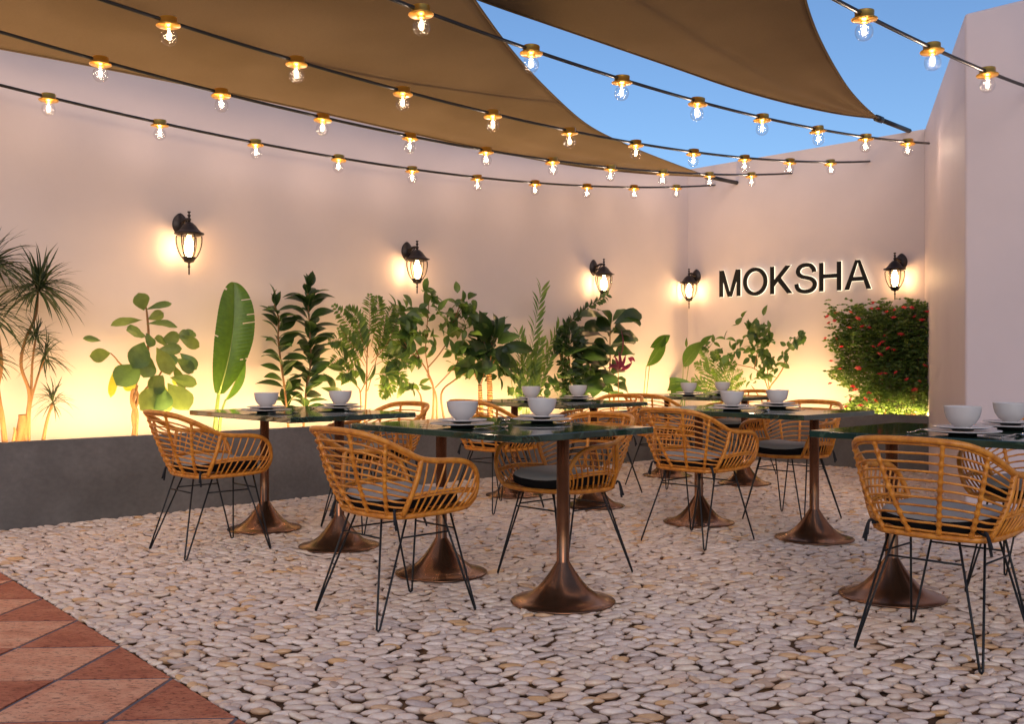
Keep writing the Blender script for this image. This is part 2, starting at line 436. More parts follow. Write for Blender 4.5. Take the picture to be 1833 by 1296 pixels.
HP = .56
def planter():
    T = .035
    root = empty('concrete_planter', W(5, 6.87, 0)); root.rotation_euler = (0, 0, 0)
    tag(root, 'long dark concrete planter running along the foot of both walls', 'planter')
    inv = Matrix.Translation(-root.location)
    def loc(p): return (inv @ p)
    mb = MB()
    wR = 3.05
    q = [W(-1.2, 6.87), W(9.58, 6.87), W(9.58, -.05), W(9.58+T, -.05), W(9.58+T, 6.87+T), W(-1.2, 6.87+T)]
    q = [loc(p) for p in q]
    prism(mb, q, -.05, HP)
    b = mb.build('planter_body', M_CONC, root, False)
    bv = b.modifiers.new('b', 'BEVEL'); bv.width = .004; bv.segments = 2
    mb = MB()
    nu = 120
    # soil as one rough sheet filling the trough
    def sheet(P00, P10, P11, P01, nx, ny):
        vs, fs = [], []
        for i in range(nx+1):
            for j in range(ny+1):
                a = P00.lerp(P10, i/nx); c = P01.lerp(P11, i/nx); p = a.lerp(c, j/ny)
                vs.append(loc(p)+Vector((0, 0, R.uniform(-.012, .012))))
        for i in range(nx):
            for j in range(ny):
                o = i*(ny+1)+j; fs.append((o, o+ny+1, o+ny+2, o+1))
        mb.add(vs, fs)
    zs = HP-.045
    sheet(W(-1.2, 6.87+T, zs), W(9.6, 6.87+T, zs), W(9.6, 7.32, zs), W(-1.2, 7.32, zs), 200, 8)
    sheet(W(9.58+T, 7.32, zs-.004), W(9.58+T, -.05, zs-.004), W(10.03, -.05, zs-.004), W(10.03, 7.32, zs-.004), 120, 8)
    mb.build('soil', M_SOIL, root)
    mb = MB()
    # slim aluminium channel on the inner lip with the lit tape facing up and towards the wall
    ch = MB(); hw = .0065
    def tape(A, B, inw):
        nn = (inw*.40+Vector((0, 0, .92))).normalized(); sd = nn.cross((B-A).normalized()).normalized()
        q = [A-sd*hw, B-sd*hw, B+sd*hw, A+sd*hw]
        if (q[1]-q[0]).cross(q[3]-q[0]).dot(nn) < 0: q = q[::-1]
        mb.add(q, [(0, 1, 2, 3)])
        k = [p-nn*.003 for p in q]+[p-nn*.010 for p in q]
        k = [p+(p-(A+B)/2).normalized()*0 for p in k]
        ch.add(k, [(0, 1, 2, 3), (7, 6, 5, 4), (0, 4, 5, 1), (1, 5, 6, 2), (2, 6, 7, 3), (3, 7, 4, 0)])
    zt = HP-.005; e = .012
    n1 = Vector((-C_, S_, 0)); n2 = Vector((S_, C_, 0))
    P0, P1, P2 = W(-1.2, 6.87+T+e, zt), W(9.58+T+e, 6.87+T+e, zt), W(9.58+T+e, -.05, zt)
    for a, b, nn in ((P0, P1, n1), (P1, P2, n2)):
        m_ = 12
        for k in range(m_): tape(loc(a.lerp(b, k/m_)), loc(a.lerp(b, (k+1)/m_)), nn)
    ch.build('strip_channel', M_CABLE, root, False)
    mb.build('light_strip', M_LED, root)

# ------------------------------------------------------------------ sails
def sail(name, A, Cv, sag, label, strap_end, tip):
    N = 40; M_ = 30
    PA, PC = cr(A, 8), cr(Cv, 8)
    vs, fs = [], []
    for i in range(N+1):
        s = i/N
        a, c = poly_at(PA, s), poly_at(PC, s)
        for j in range(M_+1):
            t = j/M_
            p = a.lerp(c, t); p = p+Vector((0, 0, -sag*math.sin(PI*t)*math.sin(PI*min(1, s*.9))+.010*math.sin(t*19+s*3)*(1-s)**2*min(1, s*5)+.006*math.sin(s*9+t*4)*math.sin(PI*t)))
            vs.append(p)
    for i in range(N):
        for j in range(M_):
            o = i*(M_+1)+j; fs.append((o, o+1, o+M_+2, o+M_+1))
    root = empty(name, tip); tag(root, label, 'shade sail', 'shade sails above the courtyard')
    L0 = Vector(tip)
    mb = MB(); mb.add([v-L0 for v in vs], fs)
    c = mb.build('sail_cloth', M_SAIL, root)
    sd = c.modifiers.new('t', 'SOLIDIFY'); sd.thickness = .004
    mb = MB()
    tube(mb, [p-L0 for p in PA], .008, 6); tube(mb, [p-L0 for p in PC], .008, 6)
    mb.build('hem', M_SAIL, root)
    mb = MB(); tip = Vector(tip); e = Vector(strap_end)
    tube(mb, [Vector((0, 0, 0)), e-tip], .024, 8); tube(mb, [(e-tip)*-.06, (e-tip)*.10], .034, 8)
    mb.build('strap', M_CABLE, root)
def sails():
    ah = at_height
    tip = ah(1268, 316, 2.125); end = on_back(1320, 327, 10.04)
    A = [tip, ah(1140, 309, 2.10), ah(1000, 292, 2.04), ah(800, 252, 1.97), ah(600, 207, 1.94), ah(400, 164, 1.93), ah(200, 124, 1.95), ah(0, 86, 2.0), ah(-250, 42, 2.06), ah(-500, -5, 2.1)]
    Cc = [tip, ah(1180, 283, 2.12), ah(1115, 256, 2.13), ah(1050, 222, 2.15), ah(985, 165, 2.18), ah(920, 95, 2.2), ah(850, 0, 2.24), ah(775, -120, 2.28), ah(690, -270, 2.33), ah(600, -470, 2.38)]
    sail('shade_sail', A, Cc, .05, 'larger brown shade sail stretched over the left side beside the long wall', end, tip)
    tip = ah(1572, 212, 2.38); end = on_back(1628, 234, 10.04)
    A = [tip, ah(1500, 203, 2.38), ah(1410, 184, 2.38), ah(1310, 156, 2.40), ah(1200, 118, 2.43), ah(1090, 80, 2.46), ah(980, 42, 2.5), ah(860, 0, 2.55), ah(680, -70, 2.66), ah(480, -150, 2.8)]
    Cc = [tip, ah(1545, 188, 2.39), ah(1520, 160, 2.40), ah(1497, 125, 2.41), ah(1475, 85, 2.43), ah(1457, 45, 2.45), ah(1441, -5, 2.48), ah(1428, -80, 2.52), ah(1430, -220, 2.6), ah(1480, -420, 2.7)]
    sail('shade_sail', A, Cc, .04, 'brown triangular shade sail against the sky, nearer the sign wall corner', end, tip)

# ------------------------------------------------------------------ string lights
BULB_W = 3.2
def strings():
    cap, glass, fil = MB(), MB(), MB()
    lathe(cap, [(.0, .020), (.044, .020), (.046, .017), (.046, -.016), (.062, -.018), (.063, -.022), (.060, -.026), (.024, -.027), (.020, -.038), (.013, -.042), (.0, -.042)], 28)
    lathe(glass, [(.012, -.036), (.022, -.042), (.036, -.056), (.043, -.074), (.043, -.090), (.036, -.108), (.022, -.121), (.008, -.1255), (0, -.126)], 24)
    vs = []; nn = 10
    lathe(fil, [(.003, -.046), (.006, -.060), (.0125, -.071), (.009, -.080), (.012, -.088), (.006, -.096), (0, -.098)], 7)
    me_cap = me_gl = me_fi = None
    specs = [(6.93, 2.37, 10.03, 'lowest string of bulbs, running closest to the left wall', 0), (5.90, 2.31, 10.03, 'string of bulbs second from the left wall, crossing under the big sail edge', 0),
             (4.98, 2.30, 10.03, 'string of bulbs third from the left wall, crossing the middle of the big sail', 0), (3.84, 2.30, 8.86, 'string of bulbs crossing the blue gap between the two sails', 0),
             (2.31, 2.30, 6.90, 'string of bulbs at the top right corner against the sky', 0)]
    first = None
    for (w, u0, ue, label, _) in specs:
        root = empty('string_light', W(ue, w, HC+1.7+.015*(ue-4.63)**2))
        tag(root, label, 'string light', 'string lights hung across the courtyard'); L0 = root.location
        def P(u): return W(u, w, HC+1.70+.015*(u-4.63)**2)-L0
        ubeg = -1.2
        pts = [P(ubeg+(ue-ubeg)*i/60) for i in range(61)]
        mb = MB(); tube(mb, pts, .0105, 8); mb.build('cable', M_CABLE, root)
        for i in range(-4, 10):
            u = u0+.7668*i
            if u > ue-.25: continue
            p = P(u)
            if me_cap is None:
                lamp = cap.build('lamp', M_GOLD, root); g = glass.build('bulb', M_GLB, lamp); f = fil.build('filament', M_FIL, lamp)
                ld = bpy.data.lights.new('bulb_light', 'POINT'); ld.energy = BULB_W; ld.color = (1, .73, .54); ld.shadow_soft_size = .024
                lo = bpy.data.objects.new('bulb_light', ld); COL.objects.link(lo); lo.parent = lamp; lo.location = (0, 0, -.082)
                me_cap, me_gl, me_fi, me_l = lamp, g, f, lo
            else:
                lamp = me_cap.copy(); COL.objects.link(lamp); lamp.parent = root
                for q in (me_gl, me_fi, me_l):
                    c = q.copy(); COL.objects.link(c); c.parent = lamp
            lamp.location = p; lamp.rotation_euler = (R.gauss(0, .035), R.gauss(0, .035), R.uniform(0, 6))

# ------------------------------------------------------------------ lanterns
def lanterns():
    root = empty('wall_lantern')
    mb = MB()   # plate: pointed oval with raised centre
    n = 24
    def ring(s, y): return [Vector((.062*s*math.cos(2*PI*k/n)*(1-.10*abs(math.sin(2*PI*k/n))**3), y, .082*s*math.sin(2*PI*k/n)*(1+.10*abs(math.sin(2*PI*k/n))**9))) for k in range(n)]
    rings = [ring(1, 0), ring(1, .010), ring(.92, .016), ring(.80, .018), ring(.70, .028), ring(.3, .034), ring(.02, .035)]
    vs = [v for r in rings for v in r]
    fs = [(i*n+k, i*n+(k+1) % n, (i+1)*n+(k+1) % n, (i+1)*n+k) for i in range(len(rings)-1) for k in range(n)]
    mb.add(vs, fs); mb.build('wall_plate', M_IRON, root)
    Y = .155
    mb = MB(); tube(mb, cr([(0, .02, .0), (0, .06, .016), (0, .105, .03), (0, Y, .024)], 5), [.016]*6+[.012]*10, 10)
    tube(mb, cr([(0, .03, -.03), (0, .07, -.022), (0, .10, .0), (0, .12, .022)], 4), .006, 6)
    mb.build('arm', M_IRON, root)
    mb = MB()
    lathe(mb, [(0, .088), (.012, .086), (.014, .080), (.006, .072), (.006, .064), (.013, .058), (.013, .052), (.008, .046), (.008, .036), (.015, .030), (.016, .022), (.011, .014), (.012, .004)], 14, (0, Y, 0))
    lathe(mb, [(.010, .006), (.026, .0), (.052, -.022), (.072, -.052), (.090, -.070), (.115, -.080), (.118, -.087), (.092, -.092), (.090, -.100), (.082, -.100), (.040, -.075), (.01, -.07)], 8, (0, Y, 0))
    mb.build('roof', M_IRON, root)
    mb = MB(); prof = [(.088, -.100), (.091, -.120), (.090, -.150), (.084, -.185), (.073, -.220), (.057, -.252), (.046, -.268)]
    lathe(mb, prof+[], 32, (0, Y, 0)); mb.f = [f for f in mb.f if len(f) == 4]; mb.m = mb.m[:len(mb.f)]
    mb.build('glass', M_GLL, root)
    mb = MB()
    for k in range(6):
        a = PI/6+k*PI/3
        tube(mb, [(math.cos(a)*(r+.003), Y+math.sin(a)*(r+.003), z) for r, z in prof], .0058, 6)
    lathe(mb, [(.052, -.262), (.054, -.268), (.050, -.274), (.042, -.284), (.036, -.300), (.014, -.306), (.007, -.312), (.007, -.330), (.011, -.334), (.011, -.338), (.006, -.343), (.006, -.392), (.002, -.398), (0, -.398)], 14, (0, Y, 0))
    mb.build('cage', M_IRON, root)
    mb = MB()
    lathe(mb, [(.013, -.098), (.014, -.112), (.020, -.126), (.029, -.148), (.034, -.175), (.034, -.200), (.030, -.225), (.021, -.250), (.010, -.262), (0, -.264)], 20, (0, Y, 0))
    b = mb.build('bulb', M_LBULB, root)
    note_tree(root)
    spots = [('L', 322, 402, 'black wall lantern nearest the camera on the long left wall, above the fiddle leaf fig'),
             ('L', 728, 450, 'black wall lantern in the middle of the long left wall, above the leafy shrub'),
             ('L', 1062, 479, 'black wall lantern farthest along the left wall, above the big dark leaves'),
             ('B', 1247, 495, 'black wall lantern left of the sign letters, close to the far corner'),
             ('B', 1614, 469, 'black wall lantern right of the sign letters, above the flowering bush')]
    for i, (k, px, py, lab) in enumerate(spots):
        o = root if i == 0 else copy_tree(root)
        o.location = on_left(px, py, 7.318) if k == 'L' else on_back(px, py, 10.028)
        # local +y must point into the room
        o.rotation_euler = (0, 0, (ROT - PI if k == 'B' else ROT - PI/2 - PI))
        if k == 'L': o.rotation_euler = (0, 0, math.atan2(-S_, C_)-PI/2)
        tag(o, lab, 'lantern', 'black lanterns on the courtyard walls')
LANT_E = 150

# ------------------------------------------------------------------ sign
def sign():
    P1 = on_back(1290, 532, 10.0); P2 = on_back(1561, 517, 10.0)
    z0 = (P1.z+P2.z)/2; cap = .315
    ax = (P2-P1); ax.z = 0; Ln = ax.length; ax.normalize(); out = Vector((-S_, -C_, 0))
    root = empty('wall_sign', (P1.x, P1.y, z0)); tag(root, 'large backlit black letters reading MOKSHA on the end wall', 'sign')
    st = .045/cap           # stroke in cap heights
    def rect_poly(a, b, w):
        a, b = Vector(a), Vector(b); d = (b-a).normalized(); n = Vector((-d.y, d.x))*w/2
        return [a-n, b-n, b+n, a+n]
    def band(pts, w):
        pts = [Vector(p) for p in pts]; L_, R_ = [], []
        for i, p in enumerate(pts):
            d = (pts[min(i+1, len(pts)-1)]-pts[max(i-1, 0)]).normalized(); n = Vector((-d.y, d.x))*w/2
            L_.append(p+n); R_.append(p-n)
        return [[R_[i], R_[i+1], L_[i+1], L_[i]] for i in range(len(pts)-1)]
    s = st; h = s/2
    def ell(cx, cy, rx, ry, a0, a1, n=24): return [(cx+rx*math.cos(math.radians(a0+(a1-a0)*i/n)), cy+ry*math.sin(math.radians(a0+(a1-a0)*i/n))) for i in range(n+1)]
    G = {}
    G['M'] = (.90, [[(0, 0), (s, 0), (s, 1), (0, 1)], [(.9-s, 0), (.9, 0), (.9, 1), (.9-s, 1)], [(.02, 1), (.45-s*.55, 0), (.45, 0), (.45, s*.9), (s*1.25, 1)], [(.9-s*1.25, 1), (.45, s*.9), (.45, 0), (.45+s*.55, 0), (.88, 1)]])
    e = ell(.5, .5, .5-h, .52-h, 0, 360, 48); G['O'] = (1.0, band(e[:-1]+[e[0], e[1]], s)[:-1])
    G['K'] = (.86, [[(0, 0), (s, 0), (s, 1), (0, 1)], [(s*.9, .26), (s*.9, .26+s*1.5), (.62, 1), (.62+s*1.35, 1)], [(.26, .50), (.26+s*.85, .50+s*.85), (.88, 0), (.88-s*1.35, 0)]])
    sp = cr([(p[0], p[1], 0) for p in [(.735, .70), (.70, .82), (.58, .94), (.40, .965), (.22, .92), (.12, .80), (.13, .67), (.26, .565), (.45, .515), (.63, .455), (.745, .34), (.74, .19), (.62, .07), (.41, .028), (.20, .065), (.08, .18), (.05, .31)]], 5)
    G['S'] = (.80, band([(p.x, p.y) for p in sp], s))
    G['H'] = (.80, [[(0, 0), (s, 0), (s, 1), (0, 1)], [(.8-s, 0), (.8, 0), (.8, 1), (.8-s, 1)], [(s*.95, .5-h+.02), (.8-s*.95, .5-h+.02), (.8-s*.95, .5+h+.02), (s*.95, .5+h+.02)]])
    G['A'] = (.94, [[(0, 0), (s*1.08, 0), (.47+s*.12, 1), (.47-s*.56, 1)], [(.94-s*1.08, 0), (.94, 0), (.47+s*.56, 1), (.47-s*.12, 1)], [(.20, .29), (.74, .29), (.70, .29+s), (.24, .29+s)]])
    word = 'MOKSHA'; gap = .13
    tot = sum(G[c][0] for c in word)*cap+gap*cap*5; k = Ln/tot
    x = 0
    for c in word:
        wd, polys = G[c]
        for (nm, m, off, grow, th) in (('letter', M_LETTER, .030, 1.0, .018), ('letter_glow', M_HALO, .011, 1.0, .008)):
            mb = MB()
            for pi, pl in enumerate(polys):
                pts = []
                pv = [Vector(p) for p in pl]; cen = sum(pv, Vector((0, 0)))/len(pv)
                for p in pv:
                    q = p.copy()
                    if nm == 'letter_glow':
                        d = p-cen; q = p+Vector((math.copysign(.013, d.x), math.copysign(.013, d.y)))
                    pts.append(q)
                area = sum(pts[i].x*pts[(i+1) % len(pts)].y-pts[(i+1) % len(pts)].x*pts[i].y for i in range(len(pts)))
                if area < 0: pts = pts[::-1]
                nn = len(pts); e_ = .0004*pi if len(polys) < 10 else 0.0
                vs = []
                for dd in (off-th, off+e_):
                    for p in pts: vs.append(ax*(x+p.x*cap*k)+Vector((0, 0, p.y*cap))+out*dd)
                fs = [tuple(range(nn-1, -1, -1)), tuple(range(nn, 2*nn))]+[(i, (i+1) % nn, (i+1) % nn+nn, i+nn) for i in range(nn)]
                mb.add(vs, fs)
            if nm == 'letter': lt = mb.build('letter', m, root, False)
            else: mb.build('letter_glow', m, lt, False)
        x += (wd+gap)*cap*k

# ------------------------------------------------------------------ furniture
def make_chair():
    root = empty('rattan_armchair')
    rail = [(0, -.345, .800), (.13, -.338, .797), (.215, -.305, .785), (.262, -.235, .755), (.286, -.15, .715), (.298, -.07, .680), (.306, .02, .668), (.308, .11, .664), (.304, .195, .648), (.292, .250, .608), (.272, .275, .550), (.250, .277, .495), (.222, .262, .455)]
    mir = lambda P: [(-x, y, z) for x, y, z in P]
    full = mir(rail[::-1])[:-1]+rail
    top = cr(full, 5)
    bot = cr([(-.222, .262, .455), (-.236, .18, .447), (-.238, .05, .443), (-.230, -.08, .441), (-.19, -.150, .441), (-.10, -.176, .441), (0, -.182, .441), (.10, -.176, .441), (.19, -.150, .441), (.230, -.08, .441), (.238, .05, .443), (.236, .18, .447), (.222, .262, .455), (.14, .285, .450), (0, .295, .447), (-.14, .285, .450)], 5, True)
    mb = MB(); tube(mb, top, .0125, 8); tube(mb, bot, .012, 8, closed=True)
    # posts from the arm junction back down to the seat
    jr = rail[5]; 
    def post(sx): return [Vector((sx*.298, -.07, .678)), Vector((sx*.288, -.085, .60)), Vector((sx*.264, -.105, .52)), Vector((sx*.226, -.118, .445))]
    for sx in (-1, 1): tube(mb, cr(post(sx), 5), .0125, 8)
    mb.build('frame', M_RAT, root)
    # back: thin canes running post to post, thick wrapped ribs
    bt = cr(full[7:-7], 6)      # junction to junction
    bb = cr([(-.226, -.118, .445), (-.185, -.155, .441), (-.09, -.177, .441), (0, -.182, .441), (.09, -.177, .441), (.185, -.155, .441), (.226, -.118, .445)], 6)
    pl, pr = cr(post(-1), 8), cr(post(1), 8)
    def surf(s, v):             # v: 0 bottom, 1 top rail
        a, b = poly_at(bb, s), poly_at(bt, s)
        p = a.lerp(b, v); bul = .018*math.sin(PI*v)
        return p+Vector(((s-.5)*2*bul, -bul, 0))
    mb = MB(); NC = 11
    for k in range(NC):
        v = (k+.6)/(NC+.1)
        pts = []
        for i in range(25):
            s = i/24; zt = .441+.33*v
            p = surf(s, v)
            pts.append(p+Vector((0, 0, R.uniform(-.0008, .0008))))
        tube(mb, pts, .0046, 6)
    mb.build('back_canes', M_RAT, root)
    mb = MB()
    for s in (.20, .395, .605, .80):
        pts, rs = [], []
        n = 45
        for i in range(n+1):
            v = i/n; pts.append(surf(s, v))
            ph = (v*(NC+.1)-.6); rs.append(.0085+.0058*max(0, math.cos(2*PI*ph)))
        tube(mb, pts, rs, 7)
    mb.build('back_ribs', M_RAT, root)
    # side panels
    for sx in (-1, 1):
        mb = MB()
        armr = cr([(sx*x, y, z) for x, y, z in rail[5:]], 6)
        sb = cr([(sx*.226, -.118, .445), (sx*.234, -.05, .442), (sx*.239, .05, .443), (sx*.236, .18, .447), (sx*.222, .258, .455)], 6)
        NS = 10
        for k in range(NS):
            s = (k+.7)/(NS+.4)
            a, b = poly_at(sb, .12+.86*s), poly_at(armr, s*.80)
            pts = []
            for i in range(9):
                v = i/8; p = a.lerp(b, v)+Vector((sx*.022*math.sin(PI*v), 0, 0)); pts.append(p)
            tube(mb, pts, .0046, 6)
        pts, rs = [], []
        for i in range(41):
            s = i/40
            a, b = poly_at(sb, .05+.95*s), poly_at(armr, min(1, s*.86))
            y = -.098+(.277+.092)*s
            pts.append(Vector((sx*(.266+.024*math.sin(PI*s)), y, .530+.012*math.sin(PI*s))))
            rs.append(.0058+.0030*max(0, math.cos(2*PI*(s*(NS+.4)-.7))))
        tube(mb, pts, rs, 7); tube(mb, [p+Vector((0, 0, -.013)) for p in pts], .0052, 6)
        mb.build('armrest', M_RAT, root)
    mb = MB()
    for k in range(9):
        y = -.14+k*.048; xh = .225 if y < .2 else .215
        tube(mb, [(-xh, y, .443), (0, y, .436), (xh, y, .443)], .0046, 6)
    for x in (-.12, 0, .12): tube(mb, [(x, -.176, .441), (x, .05, .430), (x, .288, .447)], .006, 6)
    mb.build('seat', M_RAT, root)
    # cushion
    mb = MB(); NX = 22
    def sq(a, e=.28):
        c, s = math.cos(a), math.sin(a); return math.copysign(abs(c)**e, c), math.copysign(abs(s)**e, s)
    ringp = [(.90, -.017, 1), (.985, -.012, 1), (1.0, .0, 1), (.99, .012, 0), (.94, .022, 0), (.80, .030, 0), (.55, .034, 0), (.28, .033, 0), (.02, .030, 0)]
    NK = 40; vs = []
    for (r, z, _) in ringp:
        for k in range(NK):
            cx, cy = sq(2*PI*k/NK, .45)
            x, y = cx*.222*r, .045+cy*.212*r
            zz = z+.015*((x/.22)**2)*(1 if r < .95 else 1)+(.012 if y > .2 else 0)*0
            vs.append((x, y, .474+zz*1.55))
    for i in range(len(ringp)-1):
        pass
    mb.v = vs
    for i in range(len(ringp)-1):
        for k in range(NK):
            l = (k+1) % NK; mb.f.append((i*NK+k, i*NK+l, (i+1)*NK+l, (i+1)*NK+k)); mb.m.append(1 if i < 3 else 0)
    mb.f.append(tuple((len(ringp)-1)*NK+k for k in range(NK))); mb.m.append(0)
    mb.f.append(tuple(range(NK-1, -1, -1))); mb.m.append(1)
    cu = mb.build('cushion', [M_CUSH, M_CUSHD], root)
    for sx in (-1, 1):
        mb = MB()
        c = Vector((sx*.212, -.150, .462))
        tube(mb, [Vector((sx*.18, -.12, .468)), c, c+Vector((sx*.012, -.012, .0))], .005, 5)
        for q in range(3):
            d = Vector((sx*R.uniform(.0, .03), -R.uniform(.0, .03), -R.uniform(.04, .085)))
            tube(mb, cr([c, c+Vector((sx*.02, -.018, .008)), c+Vector((sx*.018, -.015, 0))+d], 4), [.005]*4+[.006]*5, 5)
        mb.build('tie', M_TIE, cu)
    for ob in kids(root)+kids(cu):
        for vv in ob.data.vertices: vv.co.x *= .925; vv.co.y = .03+(vv.co.y-.03)*.93
    # hairpin legs
    for sx in (-1, 1):
        for sy in (-1, 1):
            mb = MB(); f = Vector((sx*.228, .012+sy*.255, .003))
            if sy < 0: a, b = Vector((sx*.175, -.06, .438)), Vector((sx*.115, -.145, .438))
            else: a, b = Vector((sx*.175, .125, .438)), Vector((sx*.115, .215, .438))
            sh = (a-b).normalized()*.006
            tube(mb, [a, f+sh+Vector((0, 0, .006)), f, f-sh+Vector((0, 0, .006)), b], .0047, 7)
            mb.build('leg', M_BLK, root)
    mb = MB()
    def lerp_leg(sx, sy, t):
        f = Vector((sx*.228, .012+sy*.255, .003))
        a = Vector((sx*.175, -.06 if sy < 0 else .125, .438)); b = Vector((sx*.115, -.145 if sy < 0 else .215, .438))
        return b.lerp(f, t), a.lerp(f, t)
    t = .20
    A1, A2 = lerp_leg(-1, -1, t); B1, B2 = lerp_leg(1, -1, t); C1, C2 = lerp_leg(-1, 1, t); D1, D2 = lerp_leg(1, 1, t)
    tube(mb, [A1, B1], .0040, 6); tube(mb, [C1, D1], .0040, 6); tube(mb, [A2, C2], .0040, 6); tube(mb, [B2, D2], .0040, 6)
    tube(mb, [(-.175, -.06, .436), (.175, -.06, .436)], .0056, 6); tube(mb, [(-.175, .125, .436), (.175, .125, .436)], .0056, 6)
    tube(mb, [(-.115, -.145, .436), (-.115, .215, .436)], .0056, 6); tube(mb, [(.115, -.145, .436), (.115, .215, .436)], .0056, 6)
    mb.build('stretcher', M_BLK, root)
    return root

def make_table():
    root = empty('bistro_table')
    mb = MB(); box(mb, (0, 0, .758), (1.20, .86, .030))
    t = mb.build('tabletop', M_MARB, root, False); bv = t.modifiers.new('b', 'BEVEL'); bv.width = .004; bv.segments = 2
    for sx in (-1, 1):
        mb = MB(); c = (sx*.425, 0, 0)
        lathe(mb, [(.0, .742), (.05, .742), (.05, .736), (.0285, .734), (.0285, .182), (.031, .178), (.040, .163), (.061, .130), (.088, .093), (.120, .058), (.158, .030), (.200, .015), (.232, .008), (.236, .004), (.234, .0), (0, 0)], 40, c)
        mb.build('pedestal', M_COP, root)
    return root

def make_bowl():
    mb = MB(); lathe(mb, [(.0, .0), (.028, .0), (.030, .006), (.034, .010), (.050, .022), (.064, .044), (.071, .068), (.0735, .090), (.0735, .0915), (.0705, .0915), (.068, .068), (.060, .044), (.046, .024), (.02, .014), (0, .013)], 40)
    return mb.build('bowl', M_CER)
def make_plate(r, name):
    mb = MB()
    lathe(mb, [(.0, .0), (r*.36, .0), (r*.38, .006), (r*.7, .009), (r*.985, .0155), (r, .018), (r*.99, .0195), (r*.80, .0165), (r*.66, .0105), (0, .010)], 48)
    o = mb.build(name, [M_CER, M_PLD])
    for p in o.data.polygons:
        if p.center.z < .0155 and p.normal.z < -.1: p.material_index = 1
    return o
def make_fork():
    mb = MB(); th = .0016
    def strip(pts, ws):
        vs = []
        for p, w in zip(pts, ws):
            for dx in (-w, w):
                for dz in (0, th): vs.append((p[0]+dx, p[1], p[2]+dz))
        fs = []
        for i in range(len(pts)-1):
            o = i*4; fs += [(o, o+4, o+6, o+2), (o+1, o+3, o+7, o+5), (o, o+1, o+5, o+4), (o+2, o+6, o+7, o+3)]
        fs += [(0, 2, 3, 1), (len(pts)*4-4, len(pts)*4-3, len(pts)*4-1, len(pts)*4-2)]
        mb.add(vs, fs)
    strip([(0, -.10, .004), (0, -.09, .003), (0, -.02, .004), (0, .03, .010), (0, .05, .009), (0, .058, .007)], [.006, .008, .004, .003, .010, .012])
    for x in (-.0105, -.0035, .0035, .0105): strip([(x, .055, .0075), (x, .075, .004), (x, .098, .009)], [.0022, .0018, .001])
    return mb.build('fork', M_STEEL)
def make_spoon():
    mb = MB(); n = 14; vs, fs = [], []
    secs = [(-.10, .005, .004), (-.09, .008, .003), (-.02, .004, .005), (.03, .0035, .011), (.042, .009, .010), (.055, .017, .006), (.072, .020, .003), (.088, .016, .005), (.098, .006, .009), (.100, .001, .010)]
    for (y, w, z) in secs:
        for k in range(n):
            a = 2*PI*k/n; vs.append((w*math.cos(a), y, z+.0012+.0012*math.sin(a)-(.0035*(1-math.cos(a)**2) if w > .009 else 0)))
    for i in range(len(secs)-1):
        for k in range(n): l = (k+1) % n; fs.append((i*n+k, i*n+l, (i+1)*n+l, (i+1)*n+k))
    fs.append(tuple(range(n-1, -1, -1))); mb.add(vs, fs); return mb.build('spoon', M_STEEL)

